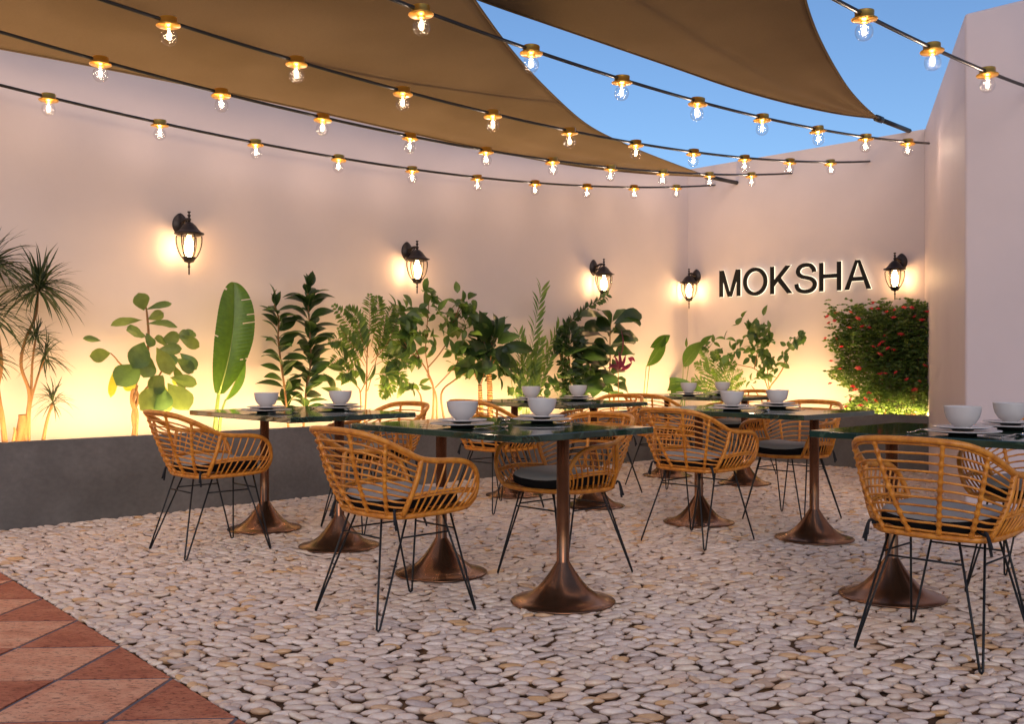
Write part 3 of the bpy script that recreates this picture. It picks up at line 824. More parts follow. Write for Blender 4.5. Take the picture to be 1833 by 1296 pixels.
TABLES = [  # world centre, where it is, number of settings seen
    ((-1.304, 6.125), 'the left table beside the planter'),
    ((-.066, 4.77), 'the front centre table'),
    ((.315, 7.76), 'the second row centre table'),
    ((1.548, 6.375), 'the table right of centre'),
    ((1.769, 9.15), 'the farthest table near the sign wall'),
    ((2.035, 4.257), 'the right foreground table')]
def furniture():
    tb = make_table(); note_tree(tb)
    ch = make_chair(); note_tree(ch)
    bowl, plate, side, fork, spoon = make_bowl(), make_plate(.150, 'dinner_plate'), make_plate(.115, 'side_plate'), make_fork(), make_spoon()
    src = {'bowl': bowl, 'dinner_plate': plate, 'side_plate': side, 'fork': fork, 'spoon': spoon}; used = {}
    def put(kind, loc, rz, label, cat, group):
        if kind not in used: o = src[kind]; used[kind] = 1
        else: o = src[kind].copy(); COL.objects.link(o)
        o.location = loc; o.rotation_euler = (0, 0, rz); tag(o, label, cat, group)
    tl = ['green marble table with two copper trumpet pedestals, leftmost beside the planter', 'green marble table in the front centre with two bowls',
          'green marble table in the second row behind the front centre table', 'green marble table right of centre in front of the sign wall',
          'farthest green marble table, small, below the sign letters', 'green marble table cut off by the right edge of the photo']
    offs_near = [-.605, -.655, -.60, -.575, -.61, -.650]; offs_far = [.57, .46, .58, .597, .60, .60]
    chl = [('rattan armchair pulled up to {} on its near side', 'rattan armchair on the far side of {}')]
    nth = 0
    for i, ((x, y), where) in enumerate(TABLES):
        o = tb if i == 0 else copy_tree(tb)
        o.location = (x, y, 0); o.rotation_euler = (0, 0, ROT); tag(o, tl[i], 'table', 'green marble tables in the courtyard')
        u, w = uw(x, y)
        for side_, off in ((0, offs_near[i]), (1, offs_far[i])):
            c = ch if nth == 0 else copy_tree(ch); nth += 1
            p = W(u+off, w+([0, -.04, 0, .03, 0, -.08] if side_ == 0 else [0, -.02, 0, .07, 0, 0])[i]); c.location = p; c.rotation_euler = (0, 0, ROT+(PI if side_ else 0)+R.uniform(-.02, .02))
            tag(c, ('rattan armchair at %s, back to the camera' if side_ == 0 else 'rattan armchair beyond %s, facing the camera') % where, 'chair', 'rattan armchairs around the tables')
            q = -.215 if side_ == 0 else .315
            wo = [.03, .015, .02, .02, .02, .02][i]
            sp = W(u+q, w+wo, .7735); rz = ROT+(PI if side_ else 0)
            sd = 'near' if side_ == 0 else 'far'
            put('dinner_plate', sp, rz, f'larger plate under the {sd} bowl on {where}', 'plate', 'large plates set on the tables')
            put('side_plate', sp+Vector((0, 0, .0165)), rz, f'smaller plate directly under the {sd} bowl on {where}', 'plate', 'small plates set on the tables')
            put('bowl', sp+Vector((0, 0, .0265)), rz, f'white ceramic bowl at the {sd} setting on {where}', 'bowl', 'white bowls on the tables')
            sgn = 1 if side_ == 0 else -1
            put('fork', W(u+q, w+wo+sgn*.195, .7735), rz+.05, f'steel fork beside the {sd} bowl on {where}', 'fork', 'forks on the tables')
            put('spoon', W(u+q, w+wo-sgn*.195, .7735), rz-.06, f'steel spoon beside the {sd} bowl on {where}', 'spoon', 'spoons on the tables')

#PLANTS-BEGIN
# ------------------------------------------------------------------ plants
def prof_w(shape, t):
    if shape == 'ovate': return max(0, math.sin(PI*min(1, t)**.72))**.85
    if shape == 'obovate': return max(0, math.sin(PI*t**1.55))**.62
    if shape == 'lance': return max(0, math.sin(PI*t**.85))**.95
    if shape == 'strap': return min(1, .35+6*t)*max(0, (1-t))**.55
    if shape == 'banana': return max(0, math.sin(PI*min(1, (t*.97+.03))**.85))**.42
    return math.sin(PI*t)
def leaf(mb, P0, P1, width, nrm, curl=.12, fold=.25, shape='ovate', n=7, rib=None, wavy=0.0, mi=0):
    P0, P1 = Vector(P0), Vector(P1); ax = P1-P0; L = ax.length
    if L < 1e-5: return
    a = ax/L; nrm = Vector(nrm); nn = nrm-a*nrm.dot(a)
    nn = nn.normalized() if nn.length > 1e-4 else a.orthogonal().normalized()
    side = a.cross(nn); vs = []; mid = []
    ph = R.uniform(0, 6)
    for i in range(n+1):
        t = i/n; w = width*.5*prof_w(shape, t)
        c = P0+ax*t+nn*(curl*L*4*t*(1-t))
        mid.append(c)
        wv = wavy*width*math.sin(ph+t*17)
        for q in (-1, -.5, 0, .5, 1):
            vs.append(c+side*w*q+nn*(fold*w*abs(q)**1.4+wv*q*q*(1 if q > 0 else -1)))
    fs = []
    for i in range(n):
        for k in range(4):
            o = i*5+k; fs.append((o, o+1, o+6, o+5))
    mb.add(vs, fs, mi)
    if rib: tube(mb, [m-nn*.0012 for m in mid], [rib*(1-.75*i/n) for i in range(n+1)], 5, rib_mi)
rib_mi = 1
OUTL = None
def rnd_dir():
    while 1:
        v = Vector((R.uniform(-1, 1), R.uniform(-1, 1), R.uniform(-1, 1)))
        if .1 < v.length < 1: return v.normalized()

class Bed:      # a planting row: picture-surveyed points at a depth inside the trough
    def __init__(s, kind): s.kind = kind
    def P(s, px, py, d=0.0):      # d: metres nearer to the room than the row's middle
        return on_left(px, py, 7.10-d) if s.kind == 'L' else on_back(px, py, 9.82-d)
    def out(s): return Vector((C_, -S_, 0)) if s.kind == 'L' else Vector((-S_, -C_, 0))
    def along(s): return Vector((S_, C_, 0)) if s.kind == 'L' else Vector((C_, -S_, 0))
    def scale(s, px): return s.P(px, 600).y/F
BL, BB = Bed('L'), Bed('B')
SOILZ = .515
def plant_root(name, P, label, cat, group=None):
    o = empty(name, (P.x, P.y, SOILZ)); tag(o, label, cat, group); return o
def shift(mb, root):
    l = root.location; mb.v = [(v[0]-l.x, v[1]-l.y, v[2]-l.z) for v in mb.v]
def finish(root, stems, leaves, smat, lmat, sname='stem', lname='foliage'):
    for mb, m, nm in ((stems, smat, sname), (leaves, lmat, lname)):
        if mb and mb.v: shift(mb, root); mb.build(nm, m, root)
def nrm_of(bed, k=.7, up=.35):
    return (bed.out()+rnd_dir()*k+Vector((0, 0, up))).normalized()
def stemline(bed, pts, r0, r1, mb, ds=None, n=5, side=7, ground=True):
    P = [bed.P(p[0], p[1], (p[2] if len(p) > 2 else 0)) for p in pts]
    if ground: P[0].z = min(P[0].z, SOILZ-.01)
    c = cr(P, n); rs = [r0+(r1-r0)*i/(len(c)-1) for i in range(len(c))]
    tube(mb, c, rs, side); return c

def spike_head(mb, c, Rr, n=60, width=.016):
    for i in range(n):
        el = math.asin(R.uniform(-.55, 1)); az = R.uniform(0, 2*PI)
        d = Vector((math.cos(az)*math.cos(el), math.sin(az)*math.cos(el), math.sin(el)))
        L = Rr*R.uniform(.75, 1.05)
        p0 = c+Vector((0, 0, R.uniform(-.05, .03)))+d*.01
        drop = Vector((0, 0, -L*(.10+.22*(1-max(0, d.z)))))
        leaf(mb, p0, p0+d*L+drop, width*R.uniform(.8, 1.15), Vector((0, 0, 1))+rnd_dir()*.4, .10, .35, 'strap', 6)

def cluster(mb, c, n, L, Wd, bed, shape='ovate', down=.25, spread=1.0, col=None):
    for i in range(n):
        d = rnd_dir(); d = (d*spread+Vector((0, 0, -down))+bed.out()*.25)
        # flatten a little against the wall
        o = bed.out(); d = d-o*d.dot(o)*.45; d.normalize()
        l = L*R.uniform(.7, 1.15)
        p0 = c+rnd_dir()*L*.25
        leaf(mb, p0, p0+d*l, Wd*R.uniform(.8, 1.15)*l/L, (bed.out()*.6+Vector((0, 0, .7))+rnd_dir()*.6), R.uniform(.02, .16), R.uniform(.05, .35), shape, 6)

def frond(st, lv, pts, n, L0, Wd, bed, r=.004, droop=.2, ang=62, taper=True, shape='lance', start=.18):
    c = cr(pts, 7); tube(st, c, [r*(1-.7*i/(len(c)-1)) for i in range(len(c))], 5)
    for k in range(n):
        t = start+(1-start)*(k+.5)/n; p = poly_at(c, t); d = (poly_at(c, min(1, t+.03))-poly_at(c, t-.03)).normalized()
        sd = d.cross(bed.out()); sd.normalize()
        L = L0*(math.sin(PI*(.18+.78*t))**.8 if taper else 1)
        for q in (-1, 1):
            a = math.radians(ang+R.uniform(-6, 6))
            dr = (d*math.cos(a)+sd*q*math.sin(a)+bed.out()*R.uniform(-.15, .25)+Vector((0, 0, -droop))).normalized()
            leaf(lv, p, p+dr*L*R.uniform(.88, 1.1), Wd, bed.out()+Vector((0, 0, .8))+rnd_dir()*.3, .06, .2, shape, 4)

def plants():
    b = BL; sL = b.scale
    # 1 spiky dragon trees at the left
    rt = plant_root('dragon_tree', b.P(45, 787), 'tall spiky dragon tree with bare canes at the left end of the planter', 'plant')
    st, lv = MB(), MB()
    stemline(b, [(38, 790), (50, 740), (52, 700), (38, 655), (45, 610), (64, 565), (68, 520)], .014, .008, st)
    stemline(b, [(44, 790), (55, 710), (58, 650), (64, 605)], .011, .006, st); stemline(b, [(52, 790), (54, 730), (66, 680), (80, 640)], .010, .006, st)
    stemline(b, [(30, 792), (40, 755), (40, 742)], .03, .024, st); stemline(b, [(22, 790, .03), (27, 776, .03), (25, 765, .03)], .016, .005, st)
    for (x, y, r, n, dd) in [(69, 512, .34, 120, .03), (64, 600, .20, 70, .05), (80, 632, .20, 66, .0)]: spike_head(lv, b.P(x, y, dd), r, n, .017 if r > .3 else .012)
    finish(rt, st, lv, M_BARK, G_SPIKE, 'cane', 'foliage')
    rt = plant_root('dragon_tree', b.P(78, 785), 'smallest spiky dragon tree, a single low head right of the tall canes', 'plant')
    st, lv = MB(), MB(); stemline(b, [(76, 790), (84, 755), (94, 722)], .013, .009, st); spike_head(lv, b.P(95, 714), .17, 60, .012)
    finish(rt, st, lv, M_BARK, G_SPIKE, 'cane', 'foliage')
    rt = plant_root('dragon_tree', b.P(8, 790), 'spiky dragon tree cut off by the left edge of the photo', 'plant')
    st, lv = MB(), MB(); stemline(b, [(12, 792), (4, 740), (-4, 700), (3, 650), (-6, 580), (-16, 500)], .014, .009, st)
    stemline(b, [(9, 792), (0, 720), (-12, 640)], .016, .010, st)
    for (x, y, r, n) in [(-14, 468, .38, 120), (-20, 560, .34, 90), (-14, 640, .18, 50)]: spike_head(lv, b.P(x, y, .03), r, n, .017)
    finish(rt, st, lv, M_BARK, G_SPIKE, 'cane', 'foliage')

    # 2 fiddle leaf fig
    rt = plant_root('fiddle_leaf_fig', b.P(242, 775), 'fiddle leaf fig with a twisted orange trunk, below the nearest lantern', 'plant')
    st, lv, ye = MB(), MB(), MB()
    stemline(b, [(238, 778), (243, 745), (236, 715), (243, 680), (262, 640), (266, 600), (263, 560), (261, 548)], .017, .006, st)
    stemline(b, [(246, 778), (238, 745), (247, 712), (243, 690), (256, 655)], .014, .008, st)
    stemline(b, [(243, 778, .02), (246, 740, .02), (240, 720, .02), (246, 690)], .011, .008, st)
    stemline(b, [(240, 735), (252, 712), (262, 695), (283, 675), (302, 640), (316, 610)], .009, .005, st, ground=False)
    stemline(b, [(236, 668), (216, 652), (206, 640), (198, 632)], .007, .004, st, ground=False)
    FL = [(258, 556, 248, 524, 30, .0), (262, 554, 308, 543, 16, .02), (255, 573, 198, 583, 20, .03), (262, 580, 318, 586, 20, .03), (264, 572, 293, 560, 20, -.02), (262, 603, 226, 592, 32, .05), (262, 596, 268, 622, 26, .02),
          (258, 612, 238, 660, 42, .08), (250, 655, 208, 690, 46, .07), (198, 632, 160, 638, 26, .02), (181, 610, 148, 606, 13, .03), (280, 622, 304, 672, 34, .10), (270, 640, 256, 676, 34, .06),
          (286, 612, 322, 600, 24, .02), (280, 628, 326, 624, 22, .04), (318, 600, 357, 622, 22, .03), (322, 632, 352, 662, 24, .04), (315, 642, 346, 668, 28, .07), (304, 676, 353, 688, 26, .09),
          (292, 672, 268, 702, 36, .10), (286, 695, 250, 734, 44, .12), (292, 692, 284, 738, 42, .13), (300, 686, 338, 734, 46, .13), (316, 605, 340, 596, 20, .0), (325, 604, 346, 592, 16, .0), (300, 620, 276, 606, 22, .0),
          (262, 632, 246, 640, 26, .02), (308, 650, 330, 700, 22, .05), (296, 655, 318, 640, 26, .09), (335, 602, 350, 596, 16, 0)]
    for (x0, y0, x1, y1, w, d) in FL:
        leaf(lv, b.P(x0, y0, d*.6), b.P(x1, y1, d+R.uniform(0, .06)), w*sL(x0), (b.out()*.9+rnd_dir()*.45+Vector((0, 0, .3))), R.uniform(.03, .12), R.uniform(.05, .2), 'obovate', 9, .0016, .025)
    for (x0, y0, x1, y1, w, d) in [(207, 655, 198, 712, 15, 0), (296, 692, 300, 740, 20, -.02), (222, 672, 236, 700, 22, .0), (318, 665, 312, 690, 18, -.02)]:
        leaf(ye, b.P(x0, y0, d), b.P(x1, y1, d), w*sL(x0), (b.out()+rnd_dir()*.3), .1, .2, 'obovate', 8)
    shift(ye, rt); ye.build('yellow_leaf', G_YEL, rt)
    finish(rt, st, lv, M_BARK, [G_FIDDLE, M_RIB], 'trunk')

    # 3 banana
    rt = plant_root('banana_plant', b.P(390, 770), 'banana plant with one huge upright torn leaf on the left', 'plant')
    st, lv = MB(), MB()
    stemline(b, [(384, 775), (388, 735), (393, 690)], .020, .011, st); stemline(b, [(392, 775), (396, 742), (404, 715)], .014, .007, st)
    def torn(P0, P1, wl, wr, curl, nn, tears):
        ax = P1-P0; L = ax.length; a = ax/L; n0 = nn-a*nn.dot(a); n0.normalize(); sd = a.cross(n0)
        N = 110
        for q, wd in ((-1, wl), (1, wr)):
            vs, fs = [], []
            for i in range(N+1):
                t = i/N
                w = wd*max(0, 1-abs(2*(t*.97+.03)-1)**2.5)**.62*(.80+.2*min(1, t*2.2))
                bend = Vector((0, 0, 0))
                c = P0+ax*t+n0*curl*L*4*t*(1-t)+sd*.03*math.sin(PI*t)
                for k in range(6):
                    f = k/5
                    z = .10*w*math.sin(PI*f)*.9+.016*w*math.sin(t*190)*f
                    vs.append(c+sd*q*w*f+n0*(z+.22*w*f)+a*(w*.30*f))
            for i in range(N):
                cut = any(abs((i+.5)/N-tt) < .5/N and q == qq for tt, qq in tears)
                for k in range(5):
                    if cut and k >= 2+int(tears.index(next(z for z in tears if abs((i+.5)/N-z[0]) < .5/N and z[1] == q))*7 % 3): continue
                    o = i*6+k; fs.append((o, o+1, o+7, o+6) if q > 0 else (o, o+6, o+7, o+1))
            lv.add(vs, fs)
        tube(lv, [P0+ax*(i/10)+n0*(curl*L*4*(i/10)*(1-i/10)-.003)+sd*.03*math.sin(PI*i/10) for i in range(11)], [.009*(1-.85*i/10) for i in range(11)], 6, 1)
    torn(b.P(392, 706, .02), b.P(419, 505, .05), 33*sL(400), 36*sL(400), .05, b.out()+Vector((-.25, 0, 0)), [(.62, 1), (.70, 1), (.46, -1), (.83, 1), (.30, 1), (.90, -1)])
    P0, P1 = b.P(403, 718), b.P(438, 634, .10)
    leaf(lv, P0, P1, 24*sL(400), b.along()+b.out()*.25, .04, .9, 'lance', 12, .004)
    finish(rt, st, lv, M_STEMG, [G_BAN, M_RIB], 'stalk', 'leaf')

    # 4 rubber plants
    def rubber(pts, lab, leaves_n, Lp, y_top, y_bot, seed_ang=0, grp=None):
        rt = plant_root('rubber_plant', b.P(*pts[0]), lab, 'plant'); st, lv = MB(), MB()
        c = stemline(b, pts, .010, .005, st)
        for k in range(leaves_n):
            t = .06+.94*k/(leaves_n-1); p = poly_at(c, t)
            az = k*2.4+seed_ang; el = R.uniform(.05, .75) if t < .93 else 1.2
            d = b.along()*math.cos(az)*math.cos(el)+b.out()*(.55*math.sin(az)*math.cos(el)+.12)+Vector((0, 0, math.sin(el)))
            d.normalize(); L = Lp*sL(pts[0][0])*R.uniform(.8, 1.12)*(1.0 if t < .9 else .8)
            leaf(lv, p+d*.012, p+d*L+Vector((0, 0, -L*.12)), L*R.uniform(.36, .44), Vector((0, 0, .9))+b.out()*.55+rnd_dir()*.35, R.uniform(.06, .16), .22, 'lance', 8, .0018)
        finish(rt, st, lv, M_BARK, [G_DARK, M_RIB]); return rt
    rubber([(517, 738), (510, 700), (503, 650), (498, 605), (499, 572), (491, 545)], 'shorter rubber plant with dark oval leaves right of the banana plant', 42, 50, 520, 730)
    rubber([(543, 738), (548, 700), (556, 650), (555, 600), (552, 550), (551, 515)], 'taller rubber plant with dark oval leaves behind the left table bowls', 64, 50, 500, 730, 1.2)
    rt = plant_root('leafy_seedling', b.P(646, 735), 'young forked sapling with a few long oval leaves', 'plant'); st, lv = MB(), MB()
    stemline(b, [(646, 738, .1), (645, 705, .1), (638, 690, .1), (625, 668, .1), (618, 650, .1)], .007, .003, st); stemline(b, [(645, 703, .1), (654, 685, .1), (668, 655, .1)], .005, .003, st, ground=False)
    for q in [(640, 692, 618, 673, 12), (652, 688, 634, 652, 17), (625, 668, 606, 634, 10), (618, 660, 582, 655, 11), (600, 698, 578, 668, 14), (612, 700, 574, 694, 12), (600, 680, 626, 668, 11), (655, 684, 672, 650, 15), (618, 650, 612, 618, 14), (628, 672, 610, 690, 14)]:
        leaf(lv, b.P(q[0], q[1], .1), b.P(q[2], q[3], .14), q[4]*sL(640), nrm_of(b, .6), .1, .2, 'lance', 8, .0014)
    finish(rt, st, lv, M_BARK, [G_MID, M_RIB])

    # 5 feathery tree
    rt = plant_root('feathery_tree', b.P(655, 735), 'feathery light green plant with fern like fronds behind the sapling', 'plant'); st, lv = MB(), MB()
    stemline(b, [(652, 738), (656, 690), (657, 640), (660, 590)], .009, .004, st); stemline(b, [(658, 700), (672, 650), (680, 610)], .005, .003, st, ground=False); stemline(b, [(656, 690), (640, 650), (625, 610)], .005, .003, st, ground=False)
    for q in [((655, 650), (630, 590), (596, 545), .02), ((655, 640), (640, 575), (618, 552), .06), ((660, 620), (662, 570), (662, 526), .03), ((665, 620), (676, 560), (676, 530), .0), ((668, 630), (690, 580), (704, 548), .05), ((665, 650), (700, 610), (728, 600), .02),
              ((650, 650), (615, 610), (588, 612), .05), ((648, 665), (615, 640), (592, 652), .08), ((668, 655), (705, 640), (735, 655), .08), ((672, 680), (705, 668), (728, 690), .10), ((668, 670), (690, 672), (704, 702), .12), ((660, 640), (645, 600), (640, 560), .1), ((664, 650), (690, 620), (712, 572), .1),
              ((655, 670), (630, 660), (610, 680), .1), ((670, 690), (690, 690), (682, 712), .1), ((652, 655), (634, 622), (606, 585), .1), ((668, 640), (684, 606), (690, 565), .08)]:
        frond(st, lv, [b.P(q[0][0], q[0][1]), b.P(q[1][0], q[1][1], q[3]), b.P(q[2][0], q[2][1], q[3]*1.6)], 15, 24*sL(650), 5.2*sL(650), b, .003, .12, 58)
    finish(rt, st, lv, M_BARK, G_FERN)

    # 6 leafy branching shrub
    def shrub(bed, name, base, lab, trunks, clusters, nleaf, L, Wd, mleaf, r=.011):
        rt = plant_root(name, bed.P(*base), lab, 'shrub'); st, lv = MB(), MB()
        for pts in trunks: stemline(bed, pts, r if pts[0][1] > base[1]-8 else r*.6, r*.35, st, ground=pts[0][1] > base[1]-8)
        for (x, y, *k) in clusters:
            m = k[0] if k else nleaf
            c = bed.P(x, y, R.uniform(-.06, .12)); cluster(lv, c, m, L*bed.scale(x), Wd*bed.scale(x), bed)
        finish(rt, st, lv, M_BARK, mleaf, 'branch'); return rt
    shrub(b, 'leafy_shrub', (778, 738), 'wide leafy shrub with several pale curved stems, left of the ringed trunks',
          [[(774, 740), (776, 700), (768, 672), (752, 645), (735, 630), (712, 612)], [(782, 740), (781, 712), (774, 690), (764, 670)], [(796, 740), (790, 705), (812, 682), (832, 668), (850, 650)], [(766, 658), (785, 636), (800, 612), (806, 585), (825, 560)],
           [(779, 694), (800, 672), (815, 655), (822, 640)], [(768, 672), (762, 630), (764, 590), (768, 540)], [(752, 645), (735, 600), (725, 560)], [(757, 738), (754, 715), (748, 700), (738, 690)], [(806, 590), (818, 560), (826, 535)], [(735, 630), (712, 590), (706, 560)]],
          [(716, 531, 3), (768, 503, 1), (766, 522, 7), (712, 556, 7), (722, 566, 8), (735, 572, 9), (702, 580, 7), (748, 556, 6), (772, 545, 6), (782, 560, 5), (722, 600, 10), (740, 598, 10), (712, 615, 10), (758, 588, 7), (700, 640, 8), (728, 632, 9), (745, 640, 7), (765, 604, 5), (772, 620, 5),
           (824, 524, 2), (849, 530, 2), (812, 545, 6), (828, 552, 7), (796, 565, 6), (810, 570, 7), (840, 560, 8), (852, 568, 6), (822, 585, 7), (806, 600, 5), (835, 595, 8), (828, 615, 9), (812, 632, 8), (838, 636, 9), (820, 652, 8), (845, 655, 6), (862, 640, 5), (704, 665, 6), (735, 688, 6), (750, 690, 3), (718, 690, 5), (790, 580, 3)],
          9, 27, 14, [G_MID])
    # 7 ringed trunks with a broad crown
    rt = plant_root('ringed_trunk_tree', b.P(880, 745), 'small tree with two ringed orange trunks and a broad leafy crown', 'tree')
    st, lv = MB(), MB()
    stemline(b, [(878, 750), (877, 705), (875, 664)], .030, .024, st, side=14); stemline(b, [(862, 750), (860, 712), (859, 688)], .024, .018, st, side=12)
    s2 = MB()
    for q in [[(875, 666), (870, 640), (866, 610)], [(876, 668), (888, 640), (905, 620)], [(874, 668), (855, 655), (838, 650)], [(859, 690), (850, 670), (845, 640)], [(860, 690), (866, 672), (870, 650)], [(877, 667), (895, 655), (915, 668)], [(875, 665), (880, 630), (880, 600)]]: stemline(b, q, .006, .004, s2, ground=False)
    for q in [(868, 612, 858, 556, 34), (878, 612, 882, 560, 40), (884, 606, 904, 566, 24), (868, 600, 845, 575, 26), (890, 615, 932, 602, 22), (905, 618, 955, 628, 20), (870, 640, 836, 610, 24), (862, 650, 818, 630, 24), (872, 655, 840, 660, 22), (885, 640, 905, 675, 22), (880, 648, 868, 672, 22), (890, 640, 926, 655, 22),
              (846, 640, 812, 655, 18), (846, 645, 832, 680, 18), (895, 655, 922, 690, 20), (912, 665, 940, 668, 18), (880, 620, 858, 640, 28), (884, 625, 908, 650, 28), (866, 625, 838, 640, 26), (878, 600, 862, 582, 26), (886, 600, 896, 580, 24), (915, 668, 930, 700, 18), (896, 628, 930, 620, 18), (874, 640, 862, 660, 24), (888, 650, 892, 680, 18), (846, 650, 816, 672, 15), (906, 640, 918, 640, 20)]:
        dd = R.uniform(0, .16)
        leaf(lv, b.P(q[0], q[1], dd*.4), b.P(q[2], q[3], dd), q[4]*1.15*sL(880), nrm_of(b, .7), R.uniform(.06, .16), .2, 'ovate', 8, .0015, .02)
    for (x, y) in [(862, 600), (872, 580), (890, 588), (850, 625), (868, 640), (892, 668), (880, 632), (848, 660)]: cluster(lv, b.P(x, y, -.04), 6, 30*sL(880), 15*sL(880), b)
    shift(s2, rt); s2.build('branch', M_BARK, rt)
    finish(rt, st, lv, M_RING, [G_DARK, M_RIB], 'trunk', 'crown')
    # 8 arrow frond plant
    rt = plant_root('frond_plant', b.P(940, 730), 'slender plant with one tall feathered frond standing above the rest', 'plant'); st, lv = MB(), MB()
    for q in [((940, 740), (950, 640), (969, 517), 20, 25), ((938, 740), (940, 660), (928, 598), 13, 20), ((942, 740), (965, 660), (1000, 585), 18, 19), ((940, 740), (955, 670), (968, 610), 14, 18), ((936, 740), (932, 690), (930, 640), 11, 16), ((944, 740), (955, 700), (962, 650), 12, 16), ((944, 740), (966, 690), (985, 640), 12, 16), ((938, 740), (934, 700), (922, 660), 10, 14), ((942, 740), (946, 700), (946, 640), 12, 16)]:
        P = [b.P(q[0][0], q[0][1]), b.P(q[1][0], q[1][1], R.uniform(0, .08)), b.P(q[2][0], q[2][1], R.uniform(0, .1))]; P[0].z = SOILZ
        frond(st, lv, P, q[3], q[4]*sL(940)*1.25, 5.5*sL(940), b, .004, -.15, 42, False, 'lance', .22 if q[3] < 16 else .1)
    finish(rt, st, lv, M_STEMG, G_FERN)
    # trailing heart leaves beside it
    rt = plant_root('trailing_vine', b.P(990, 735), 'low climbing vine with heart shaped leaves around the frond plant', 'plant'); st, lv = MB(), MB()
    stemline(b, [(925, 740, .1), (918, 700, .1), (915, 680, .1)], .004, .003, st); stemline(b, [(962, 740, .1), (975, 710, .1), (1000, 690, .1), (1040, 665, .1)], .004, .003, st); stemline(b, [(1015, 740, .1), (1012, 700, .1)], .004, .003, st)
    for (x, y) in [(918, 684), (914, 692), (924, 700), (920, 712), (932, 722), (970, 705), (980, 696), (990, 700), (965, 716), (985, 686), (998, 684), (1005, 692), (1012, 700), (1018, 712), (1004, 716), (1026, 706), (1010, 676), (1022, 672), (1034, 668), (1045, 660), (1058, 655), (1020, 724), (1034, 720), (998, 672), (1030, 690), (1044, 700)]:
        cluster(lv, b.P(x, y, .1), 3, 17*sL(980), 13*sL(980), b)
    finish(rt, st, lv, M_STEMG, G_MID)
    # 9 dense column
    rt = plant_root('column_shrub', b.P(1022, 725), 'dense dark column shrub with one arching serrated branch', 'shrub'); st, lv = MB(), MB()
    stemline(b, [(1022, 740), (1020, 660), (1008, 590)], .012, .005, st); stemline(b, [(1012, 690), (1002, 620), (1022, 575), (1050, 550), (1082, 531)], .007, .003, st, ground=False)
    arch = cr([b.P(990, 640, .04), b.P(1000, 608, .05), b.P(1018, 580, .06), b.P(1044, 556, .06), b.P(1085, 529, .06)], 10)
    for k in range(44):
        t = k/43; p = poly_at(arch, t); d = (poly_at(arch, min(1, t+.03))-poly_at(arch, t-.03)).normalized()
        for q in (-1, 1):
            sd = d.cross(b.out())*q; dr = (d*.75+sd*.8+rnd_dir()*.3).normalized(); L = 15*sL(1020)
            leaf(lv, p, p+dr*L, L*.42, b.out()+rnd_dir()*.5, .1, .2, 'lance', 4)
    for k in range(620):
        y = R.uniform(585, 730); hw = 17 if y > 605 else 12
        x = 1021+R.uniform(-1, 1)*hw+(y-650)*.03; az = math.copysign(1, x-1021)
        p = b.P(x, y, R.uniform(-.08, .14)); L = R.uniform(13, 20)*sL(1020)
        dr = (b.along()*az*R.uniform(.1, 1)+b.out()*R.uniform(-.2, .8)+Vector((0, 0, R.uniform(-.5, .7)))).normalized()
        leaf(lv, p, p+dr*L, L*.36, b.out()+rnd_dir()*.7+Vector((0, 0, .5)), .08, .2, 'lance', 3)
    finish(rt, st, lv, M_BARK, G_DARK)
    # 10 big dark fiddle leaf + purple plant
    rt = plant_root('fiddle_leaf_fig', b.P(1092, 730), 'large dark fiddle leaf fig under the farthest left wall lantern', 'plant'); st, lv = MB(), MB()
    stemline(b, [(1095, 740), (1090, 700), (1092, 650), (1092, 600), (1094, 575)], .011, .005, st)
    for q in [(1094, 582, 1070, 556, 16), (1098, 580, 1148, 562, 22), (1096, 576, 1128, 556, 20), (1104, 570, 1146, 584, 26), (1092, 592, 1036, 568, 22), (1090, 602, 1044, 590, 26), (1088, 612, 1022, 604, 24), (1086, 628, 1026, 622, 26), (1092, 626, 1134, 616, 28), (1096, 614, 1140, 604, 22), (1098, 640, 1132, 632, 26), (1090, 645, 1040, 640, 26), (1088, 655, 1012, 640, 26),
              (1086, 668, 1018, 676, 26), (1084, 662, 1050, 650, 26), (1080, 670, 1064, 668, 30), (1092, 672, 1118, 664, 22), (1094, 680, 1120, 686, 24), (1084, 690, 1034, 700, 24), (1090, 694, 1060, 712, 22), (1095, 700, 1106, 712, 24), (1088, 640, 1070, 660, 30), (1092, 600, 1104, 590, 26), (1090, 618, 1076, 634, 30), (1090, 684, 1076, 700, 28), (1096, 655, 1112, 650, 26),
              (1084, 676, 1040, 684, 22), (1096, 690, 1124, 704, 20), (1092, 585, 1066, 582, 24), (1098, 596, 1122, 592, 28), (1092, 634, 1060, 618, 26), (1096, 668, 1082, 686, 26)]:
        dd = R.uniform(-.02, .2)
        leaf(lv, b.P(q[0], q[1], dd*.4), b.P(q[2], q[3], dd), q[4]*1.35*sL(1090), (b.out()*.45+Vector((0, 0, .8))+rnd_dir()*.45), R.uniform(.08, .2), R.uniform(.1, .3), 'obovate', 9, .0016, .03)
    finish(rt, st, lv, M_BARK, [G_DARK, M_RIB])
    rt = plant_root('purple_cordyline', b.P(1107, 730), 'small plant with purple strap leaves beside the dark fiddle leaf fig', 'plant'); st, lv = MB(), MB()
    stemline(b, [(1107, 740, .15), (1107, 690, .15), (1106, 658, .15)], .005, .004, st)
    for q in [(1106, 665, 1107, 628, 9), (1106, 662, 1098, 634, 6), (1107, 662, 1120, 634, 7), (1106, 668, 1088, 650, 7), (1108, 664, 1132, 648, 8), (1126, 640, 1137, 648, 9), (1124, 640, 1130, 650, 8), (1106, 660, 1092, 656, 8), (1107, 645, 1110, 586, 9), (1106, 655, 1086, 660, 7), (1107, 655, 1123, 660, 7)]:
        leaf(lv, b.P(q[0], q[1], .17), b.P(q[2], q[3], .2), q[4]*sL(1107), nrm_of(b, .4), .1, .3, 'lance', 6)
